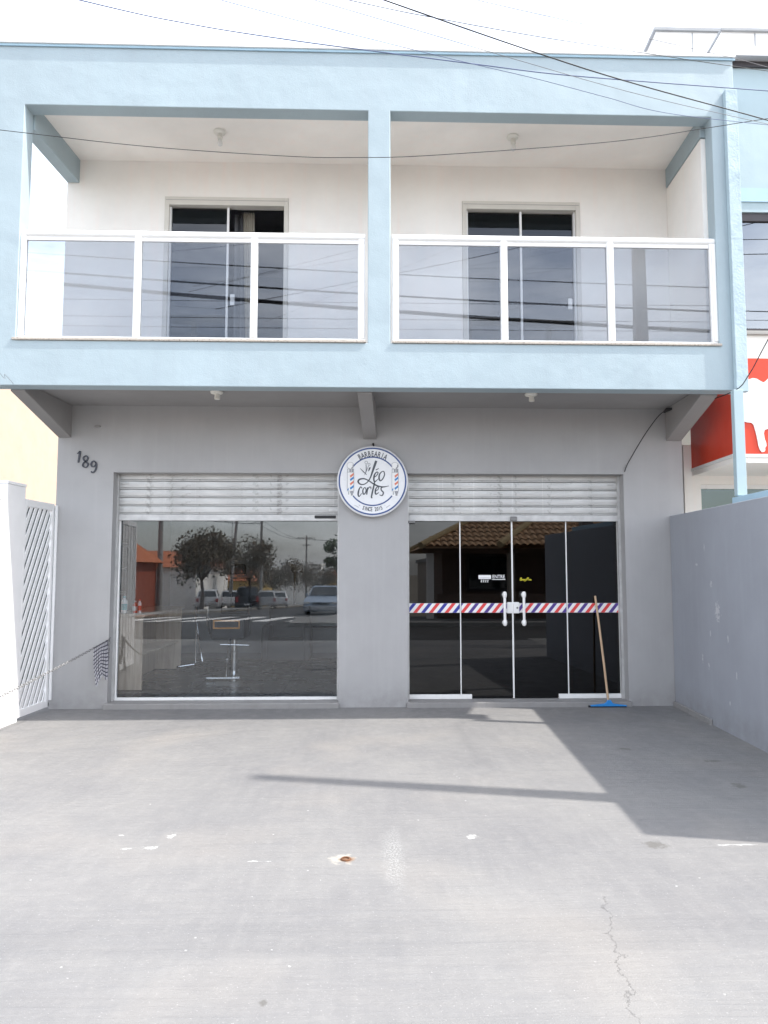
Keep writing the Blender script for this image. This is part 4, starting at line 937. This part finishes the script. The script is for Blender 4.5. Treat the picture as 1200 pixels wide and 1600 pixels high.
cable([(-1.4,-4.37,5.04),(.795,-3.259,5.508),(1.932,-2.682,5.767),(3.11,-2.087,6.03),(3.759,-1.759,6.161),(6.4,-.42,6.65)], .0035, 'cable_grey', 'pale grey cable high above the right end of the roof')
cable([(-2.38,-4.05,5.42),(-.041,-3.159,5.473),(1.16,-2.7,5.495),(2.35,-2.247,5.53),(3.766,-1.709,5.638),(6.56,-.65,5.87)], .0035, 'cable_grey', 'thin grey cable running close below the thick black cable')
cable([(-5.97,-1.24,6.0),(-3.487,-1.309,5.701),(-2.072,-1.348,5.536),(-.724,-1.385,5.441),(-.113,-1.402,5.429),(.622,-1.422,5.449),(2.341,-1.468,5.586),(3.298,-1.494,5.729),(3.887,-1.509,5.826),(6.85,-1.58,6.31)], .005, 'cable', 'black cable sagging across the white balcony openings')
cable([(-4.1,-2.93,5.1),(-3.46,-1.40,3.46),(-3.37,-1.25,3.33),(-3.327,-1.172,3.262)], .003, 'cable_grey', 'short thin wire tied to the lower left corner of the fascia')
dp = thing('drop_cable', 'black drop cable with a joint under the right end of the balcony', 'cable', (3.4, -.3, 3.2))
mb = MB(); mb.tube(catmull([(2.95,-.012,2.60),(3.0,-.03,2.72),(3.22,-.06,3.08),(3.40,-.12,3.285),(3.50,-.6,3.24),(3.60,-1.22,3.23),(3.72,-1.30,3.38),(3.95,-1.45,3.85),(4.4,-1.9,4.6),(5.2,-3.4,5.6)], 8), .005, 6); mb.build('wire', 'cable', dp)
mb = MB(); mb.tube([(3.38,-.105,3.262),(3.405,-.14,3.285),(3.43,-.22,3.28)], [.014,.022,.012], 8); mb.build('joint', 'black', dp)

# ------------------------------------------------------------------ street side (seen in the glass): poles and line cables
def utility_pole(x, y, h, label, arms=((0, .9),), r=.15, rz=0, lean=0.0):
    z0 = gz(y) if y < -7.6 else -.02
    t = thing('utility_pole', label, 'pole', (x, y, z0), 'concrete utility poles of the street')
    mb = MB(); mb.tube([(x, y, z0-.2), (x+lean*.5, y, z0+h*.5), (x+lean, y, z0+h)], [r, r*.82, r*.62], 12); mb.build('shaft', 'concrete', t)
    for dz, w in arms:
        mb = MB(); c, s_ = math.cos(rz), math.sin(rz); a = Vector((c, s_, 0))*w; p = Vector((x+lean, y-.12, z0+h-.35-dz))
        mb.tube([p-a, p+a], .05, 6); mb.build('crossarm', 'concrete', t)
        for f in (-.95, -.45, .45, .95):
            q_ = p+a*f; mb = MB(); mb.lathe((q_.x, q_.y, q_.z+.05), [(.03, 0), (.06, .03), (.035, .06), (.06, .09), (.02, .13)], 'z', 10); mb.build('insulator', 'lamp_white', t)
    return t
utility_pole(9.6, -7.12, 9.0, 'thick concrete utility pole on the shop side of the street', ((0, .9), (1.3, .5)), .17)
utility_pole(-26, -7.12, 9.0, 'far concrete utility pole down the shop side of the street', ((0, .9),), .17)
def line(y0, z0, z1, r, lab, xa=-26, xb=9.6, sag=.35, far=True):
    pts = []
    for i in range(15):
        t = i/14; pts.append((xa+(xb-xa)*t, y0, z0+(z1-z0)*t-sag*4*t*(1-t)))
    mb = MB(); mb.tube(pts+[(xb+28, y0, z1+.1)], r, 6)
    tag(mb.build('line_cable', 'cable', None), lab, 'cable', 'line cables along the street')
line(-7.05, 9.1, 5.75, .034, 'thickest telephone bundle along the street, mirrored in the balcony glass', sag=.55)
line(-7.0, 9.0, 6.15, .017, 'street cable just above the thick telephone bundle', sag=.55)
line(-7.2, 9.0, 6.7, .010, 'third street cable above the telephone bundle', sag=.45)
line(-6.35, 7.9, 7.6, .008, 'upper street cable nearest the shop')
line(-6.25, 8.1, 7.85, .007, 'topmost street cable nearest the shop')
for k, (y, z) in enumerate(((-13.0, 7.5), (-13.1, 7.9), (-13.2, 8.2), (-13.05, 8.6))):
    pts = [(-30+5*i, y, z+.2*((i-6)/6)**2) for i in range(13)]
    mb = MB(); mb.tube(pts, .008, 5); tag(mb.build('line_cable', 'cable', None), ['lowest', 'second lowest', 'second highest', 'highest'][k]+' of the four cables across the street', 'cable', 'line cables across the street')

# ------------------------------------------------------------------ house across the street
hs = thing('tiled_house', 'low brown house with a clay tile roof across the street, mirrored in the doors', 'house', (7.0, -18, -.15))
ex0, ex1, ey0, ey1, ez, rz_ = 1.75, 14.0, -13.55, -21.5, 2.15, 4.15
ymid = (ey0+ey1)/2; slope = (rz_-ez)/abs(ymid-ey0)
mb = MB(); mb.box(2.6, 13.4, -21.0, -15.4, -.5, 2.3); mb.build('wall', 'house_dark', hs)
for x in (2.08, 4.6, 7.2, 9.8): mb = MB(); mb.box(x-.11, x+.11, -14.2, -13.98, -.5, 2.2); mb.build('porch_pillar', 'house_wall' if x > 3 else 'white_wall', hs, .01)
mb = MB(); mb.box(1.85, 13.9, -14.1, -13.95, 2.0, 2.19); mb.build('porch_beam', 'house_dark', hs)
for x in (3.4, 8.4):
    mb = MB(); mb.box(x, x+1.6, -15.399, -15.34, .8, 2.0); w_ = mb.build('window', 'dark_frame', hs); mb = MB(); mb.box(x+.08, x+1.52, -15.339, -15.33, .88, 1.92); mb.build('pane', 'car_glass', w_)
mb = MB(); mb.box(6.0, 6.9, -15.399, -15.35, -.1, 2.0); mb.build('door', 'red_door', hs)
mb = MB(); mb.box(1.85, 13.9, -15.0, -13.7, -.5, -.02); mb.build('porch_floor', 'pavement', hs)
mb = MB(); mb.box(2.3, 13.9, -14.16, -14.06, -.02, .75); mb.build('porch_wall', 'house_dark', hs)
def tile_roof(mb, ex0, ex1, ey, yr, z0, z1, hipl, hipr, tw=.21, tl=.34):
    """barrel tiles: a wavy sheet stepped in courses, one slope facing the street"""
    L = math.hypot(yr-ey, z1-z0); n = int(L/tl); nx = int((ex1-ex0)/tw)*6
    for c in range(n):
        t0, t1 = c/n, (c+1.12)/n; vs = []; fs = []
        xa, xb = ex0+hipl*min(t0, 1), ex1-hipr*min(t0, 1)
        prev = -1
        for i in range(nx+1):
            x = ex0+(ex1-ex0)*i/nx
            if x < xa or x > xb: prev = -1; continue
            w = abs(math.sin(math.pi*(x-ex0)/tw))*.075
            k = len(vs)
            vs += [(x, ey+(yr-ey)*t0, z0+(z1-z0)*t0+w+.045), (x, ey+(yr-ey)*t1, z0+(z1-z0)*t1+w*.8+.012)]
            if prev >= 0: fs.append((prev, k, k+1, prev+1))
            prev = k
        mb.add(vs, fs)
mb = MB(); tile_roof(mb, ex0, ex1, ey0, ymid, ez, rz_, 4.0, 4.0); rf = struct(mb.build('roof_tiles', 'tile_brown', hs, recalc=False), 'stuff')
mb = MB(); mb.add([(ex0,ey0,ez),(ex1,ey0,ez),(ex1-4,ymid,rz_),(ex0+4,ymid,rz_),(ex0,ey1,ez),(ex1,ey1,ez)], [(0,1,2,3),(1,5,2),(5,4,3,2),(4,0,3),(0,4,5,1)]); mb.build('roof_deck', 'tile_brown', hs)
mb = MB(); mb.tube([(ex0, ey0, ez+.08), (ex0+4, ymid, rz_+.1), (ex1-4, ymid, rz_+.1)], .11, 8); mb.tube([(ex0+4, ymid, rz_+.1), (ex0, ey1, ez+.05)], .11, 8); mb.build('ridge_tiles', 'tile_ridge', hs)
mb = MB(); tile_roof(mb, 4.1, 9.5, ey0+.35, ey0-1.6, ez+.02, ez+1.05, 1.7, 0.0); struct(mb.build('roof_tiles', 'tile_brown', hs, recalc=False), 'stuff')
mb = MB(); mb.tube([(4.1, ey0+.35, ez+.10), (5.8, ey0-1.6, ez+1.14)], .11, 8); mb.build('ridge_tiles', 'tile_ridge', hs)

def box_house(name, label, x0, x1, y0, y1, h, wall, roof, rh=.0, wins=()):
    zb = gz((y0+y1)/2)
    t = thing(name, label, 'house', ((x0+x1)/2, (y0+y1)/2, zb))
    mb = MB(); mb.box(x0, x1, y1, y0, zb-1.2, zb+h); mb.build('wall', wall, t)
    if rh:
        xm = (x0+x1)/2; mb = MB(); e = .4; zt = zb+h
        mb.add([(x0-e,y0+e,zt),(x1+e,y0+e,zt),(x1+e,y1-e,zt),(x0-e,y1-e,zt),(x0+1,(y0+y1)/2,zt+rh),(x1-1,(y0+y1)/2,zt+rh)], [(0,1,5,4),(1,2,5),(2,3,4,5),(3,0,4),(0,3,2,1)]); mb.build('roof', roof, t)
    else:
        mb = MB(); mb.box(x0-.15, x1+.15, y1-.15, y0+.15, zb+h+.001, zb+h+.25); mb.build('roof_edge', roof, t)
    for (a, b, c, d) in wins:
        mb = MB(); mb.box(a, b, y0+.001, y0+.05, zb+c, zb+d); w_ = mb.build('window', 'dark_frame', t); mb = MB(); mb.box(a+.1, b-.1, y0+.051, y0+.06, zb+c+.1, zb+d-.1); mb.build('pane', 'car_glass', w_)
    return t
box_house('red_roof_house', 'low house with a red tile roof on the far side street corner', -19.5, -12.2, -27, -35, 2.75, 'red_door', 'tile_red', 1.7, ((-18, -16.5, .9, 2.1), (-15, -13.5, .9, 2.1)))
box_house('beige_house', 'beige single-storey house at the far left street corner', -30, -21, -15.5, -24, 3.0, 'house_wall', 'tile_red', 1.6, ((-28, -26.5, 1, 2.2), (-24, -22.6, 1, 2.2)))
box_house('white_house', 'white two-storey house down the side street behind the trees', -12.5, -6.5+0, -104, -112, 6.0, 'white_wall', 'white_wall', 0, ((-11.5, -10, 3.5, 5), (-9.2, -7.8, 3.5, 5)))
box_house('yellow_house', 'yellow house on the left of the side street', -17.5, -11.4, -72, -86, 3.0, 'yellow_wall', 'tile_red', 1.3, ((-16, -14.6, 1, 2.2),))
box_house('small_yellow_house', 'small yellow house at the far end of the side street', -6.5+.5, 1.0, -118, -126, 4.6, 'yellow_wall', 'tile_red', 1.2, ((-4, -2.5, 1.2, 2.6),))
box_house('grey_house', 'grey flat-roofed house on the right of the side street', 4.4, 12, -40, -50, 3.4, 'house_wall', 'kerb', 0, ((6, 7.5, 1, 2.3),))
box_house('white_wall_house', 'white house with plain walls beside the red-roofed house', -20, -12.6, -47, -60, 3.4, 'white_wall', 'tile_red', 1.4, ((-18, -16.8, 1.2, 2.3),))
utility_pole(-12.0, -35, 7.5, 'wide concrete pole in front of the red-roofed house', ((0, .8),), .19)
utility_pole(-11.0, -52, 8.0, 'leaning concrete pole between the side street trees', ((0, .8),), .17, 0, .6)
utility_pole(-9.1, -57, 8.2, 'concrete pole with crossarm halfway down the side street', ((0, .9),), .17)
utility_pole(-7.0, -82, 8.6, 'farthest concrete pole down the side street', ((0, 1.1), (.9, .5)), .15)
for a, b, zt, k in (((-12, -35, 5.6), (-11, -52, 5.4), .3, 'first'), ((-11, -52, 5.4), (-9.1, -57, 5.7), .1, 'second'), ((-9.1, -57, 5.7), (-7, -82, 5.3), .5, 'third'), ((-7, -82, 5.3), (3, -90, 5.6), .3, 'fourth')):
    mb = MB(); A, Bv = Vector(a), Vector(b)
    for o in (-.4, .4):
        mb.tube([tuple(A.lerp(Bv, t)+Vector((o, 0, -zt*4*t*(1-t)))) for t in [i/8 for i in range(9)]], .018, 5)
    tag(mb.build('line_cable', 'cable', None), k+' span of paired cables down the side street', 'cable', 'line cables down the side street')

# trees of the side street
def tree(x, y, h, cr, mat, label, n=2200, seed=1):
    rnd = random.Random(seed); z0 = gz(y)
    t = thing('street_tree', label, 'tree', (x, y, z0), 'trees along the side street')
    mb = MB(); mb.tube([(x, y, z0-.1), (x+.05, y, z0+h*.22), (x-.05, y+.03, z0+h*.42)], [.16, .12, .09], 8)
    clumps = []
    for k in range(13):
        a = k*2.4+rnd.random(); rr = cr*(.25+.6*rnd.random()); cz = z0+h*(.5+.36*rnd.random())
        c = Vector((x+rr*math.cos(a), y+rr*math.sin(a), cz)); clumps.append((c, cr*(.24+.24*rnd.random())))
        mb.tube([(x-.03, y, z0+h*.36), tuple(Vector((x, y, z0+h*.45)).lerp(c, .6)), tuple(c)], [.06, .04, .015], 5)
    mb.build('trunk', 'bark', t)
    mb = MB()
    for k in range(n):
        c, r = clumps[rnd.randrange(len(clumps))]
        d = Vector((rnd.gauss(0, 1), rnd.gauss(0, 1), rnd.gauss(0, .75))).normalized()*(r*(.3+.95*rnd.random()**.8)); p = c+d
        nn = Vector((rnd.gauss(0, 1), rnd.gauss(0, 1), rnd.gauss(.5, 1))).normalized(); uu = nn.orthogonal().normalized(); uu.rotate(Matrix.Rotation(rnd.random()*6.28, 3, nn)); vv = nn.cross(uu)
        s_ = .07+.09*rnd.random()
        mb.add([p-uu*s_, p+vv*s_*.55, p+uu*s_, p-vv*s_*.55], [(0,1,2,3)])
    mb.build('crown', mat, t, recalc=False)
tree(-10.6, -40, 5.4, 2.5, 'leaf_brown', 'dense brown-green tree beside the red-roofed house', 5200, 3)
tree(-9.6, -54, 6.2, 2.1, 'leaf_brown', 'tall narrow tree by the leaning pole', 3600, 5)
tree(-9.2, -67, 5.0, 3.0, 'leaf_brown', 'round tree behind the parked cars', 3800, 8)
tree(-5.2, -80, 5.0, 3.4, 'leaf_brown', 'wide tree at the far end of the side street', 3800, 11)
tree(-1.2, -37, 5.4, 1.3, 'leaf_green', 'green tree on the right pavement of the side street', 2200, 14)
tree(-13.5, -24, 6.5, 1.4, 'leaf_green', 'tall green tree at the left street corner', 2000, 17)

# parked cars
def car(x, y, rz, paint_m, label, kind='hatch'):
    zb = gz(y); t = thing('parked_car', label, 'car', (x, y, zb), 'cars in the side street', rz)
    if kind != 'pickup' and kind != 'suv': LN, W, H, belt, hood = 3.9, 1.68, 1.48, .92, .88
    elif kind == 'suv': LN, W, H, belt, hood = 4.3, 1.78, 1.70, 1.05, 1.02
    else: LN, W, H, belt, hood = 4.4, 1.70, 1.45, .95, .92
    h = LN/2; off = (0,0,0)
    # y+ is the front of the car
    side_p = [(-h, .32), (-h+.02, .55), (-h+.06, belt), (-h*.62, belt+.02), (h*.42, belt), (h*.80, hood-.06), (h-.05, .70), (h, .48), (h-.03, .26), (-h+.05, .26)]
    def add_body(mb):
        vs = []; n = len(side_p)
        for xx, sc in ((-W/2, 0), (-W/2+.06, 1), (W/2-.06, 1), (W/2, 0)):
            for yy, zz in side_p: vs.append((xx, yy*(.985 if sc == 0 else 1.0), zz if sc else min(zz, belt-.03)))
        fs = []
        for r_ in range(3):
            for i in range(n): j = (i+1) % n; fs.append((r_*n+i, r_*n+j, (r_+1)*n+j, (r_+1)*n+i))
        fs += [tuple(range(n)), tuple(range(4*n-1, 3*n-1, -1))]; mb.add(vs, fs, None, True)
    mb = MB(); add_body(mb); body = mb.build('body', paint_m, t, off=off)
    if kind == 'hatch': cab = [(-h+.12, belt), (-h+.45, H-.03), (-h+.75, H), (.25, H), (h*.48, belt-.02)]
    elif kind == 'suv': cab = [(-h+.10, belt), (-h+.28, H-.03), (-h+.55, H), (.35, H), (h*.46, belt-.02)]
    else: cab = [(-.55, belt), (-.35, H-.03), (-.15, H), (.45, H), (h*.50, belt-.02)]
    def cabin(inset, lo, hi, sh):
        vs = []; n = len(cab); zt = H-belt
        for sg_ in (-1, 1):
            for yy, zz in cab:
                f = (zz-belt)/zt; vs.append((sg_*(W/2-.07-.15*f-sh), yy, zz))
        return vs, [tuple(range(n)), tuple(range(2*n-1, n-1, -1))]+[(i, i+n, (i+1) % n+n, (i+1) % n) for i in range(n)]
    mb = MB(); v_, f_ = cabin(0, 0, 0, 0); mb.add(v_, f_); mb.build('cabin', paint_m, t, .04, off=off)
    zt = H-belt
    def pane(pts, nm='window'): mb = MB(); mb.hexa(pts) if len(pts) == 8 else mb.add(pts, [tuple(range(len(pts)))]); mb.build(nm, 'car_glass', t, off=off)
    def sec(f, e=.012): return W/2-.07-.15*f+e
    yb0, yb1 = cab[0], cab[1]; yf0, yf1 = cab[4], cab[3]
    lerp = lambda a, b, f: (a[0]+(b[0]-a[0])*f, a[1]+(b[1]-a[1])*f)
    r0, r1 = lerp(yb0, yb1, .15), lerp(yb0, yb1, .88); w0, w1 = lerp(yf0, yf1, .1), lerp(yf0, yf1, .9)
    pane([(-sec(.2)+.1, r0[0]-.02, r0[1]), (sec(.2)-.1, r0[0]-.02, r0[1]), (sec(.9)-.1, r1[0]-.03, r1[1]), (-sec(.9)+.1, r1[0]-.03, r1[1])], 'rear_window')
    pane([(-sec(.1)+.08, w0[0]+.025, w0[1]+.01), (sec(.1)-.08, w0[0]+.025, w0[1]+.01), (sec(.9)-.08, w1[0]+.03, w1[1]+.01), (-sec(.9)+.08, w1[0]+.03, w1[1]+.01)], 'windscreen')
    ya, yc = cab[1][0]+.05, cab[3][0]-.05; ym = (ya+yc)/2+.1
    for sg_ in (-1, 1):
        for p, q_ in ((ya-.15, ym-.05), (ym+.05, yc+.2)):
            pane([(sg_*sec(.12), p, belt+.12*zt), (sg_*sec(.12), q_, belt+.12*zt), (sg_*sec(.85), q_-.12, belt+.85*zt), (sg_*sec(.85), p+.12, belt+.85*zt)], 'side_window')
        for yy in (-h*.62, h*.63):
            mb = MB(); mb.lathe((sg_*(W/2-.10), yy, .31), [(.20, -.11), (.30, -.11), (.31, -.08), (.31, .08), (.30, .11), (.20, .11)], 'x', 20); wl = mb.build('wheel', 'tyre', t, off=off)
            mb = MB(); mb.lathe((sg_*(W/2-.10), yy, .31), [(.19, sg_*.112), (.17, sg_*.118), (.05, sg_*.122)], 'x', 16); mb.build('rim', 'chrome', wl, off=off)
        mb = MB(); mb.box(sg_*(W/2-.20)-.13, sg_*(W/2-.20)+.13, h-.10, h-.02, .60, .72); mb.build('headlight', 'lamp_clear', t, .02, off=off)
        mb = MB(); mb.box(sg_*(W/2-.14)-.10, sg_*(W/2-.14)+.10, -h+.0, -h+.09, .62, .86 if kind != 'suv' else 1.0); mb.build('tail_light', 'lamp_red', t, .02, off=off)
        mb = MB(); mb.box(sg_*(W/2+.05)-.07, sg_*(W/2+.05)+.07, yf0[0]-.35, yf0[0]-.25, belt, belt+.13); mb.build('mirror', paint_m, t, .02, off=off)
    for yy in (-h-.03, h-.05):
        mb = MB(); mb.box(-W/2+.05, W/2-.05, yy, yy+.09, .30, .52); mb.build('bumper', 'car_grey' if kind != 'suv' else 'black', t, .03, off=off)
        mb = MB(); mb.box(-.2, .2, yy-.005 if yy < 0 else yy+.091, yy-.001 if yy < 0 else yy+.095, .38, .50); mb.build('licence_plate', 'plate', t, off=off)
    mb = MB(); mb.box(-.42, .42, h-.035, h-.005, .56, .68); mb.build('grille', 'black', t, .01, off=off)
    if kind == 'pickup':
        mb = MB(); mb.box(-W/2+.12, W/2-.12, -h+.15, -.6, belt+.021, belt+.03); mb.build('load_bed', 'black', t, off=off)
car(-11.6, -47.0, rad(172), 'car_silver', 'silver hatchback parked nearest the dense tree')
car(-11.1, -53.5, rad(174), 'car_white', 'white car parked behind the silver hatchback')
car(-8.7, -47.5, rad(174), 'car_black', 'black tall car parked at the side street kerb', 'suv')
car(-8.3, -55.0, rad(174), 'car_grey', 'grey car parked behind the black tall car')
car(-8.1, -62.5, rad(174), 'car_silver', 'silver car parked farthest down the side street')
car(-1.9, -29.5, rad(4), 'car_blue', 'steel blue pickup coming up the side street', 'pickup')
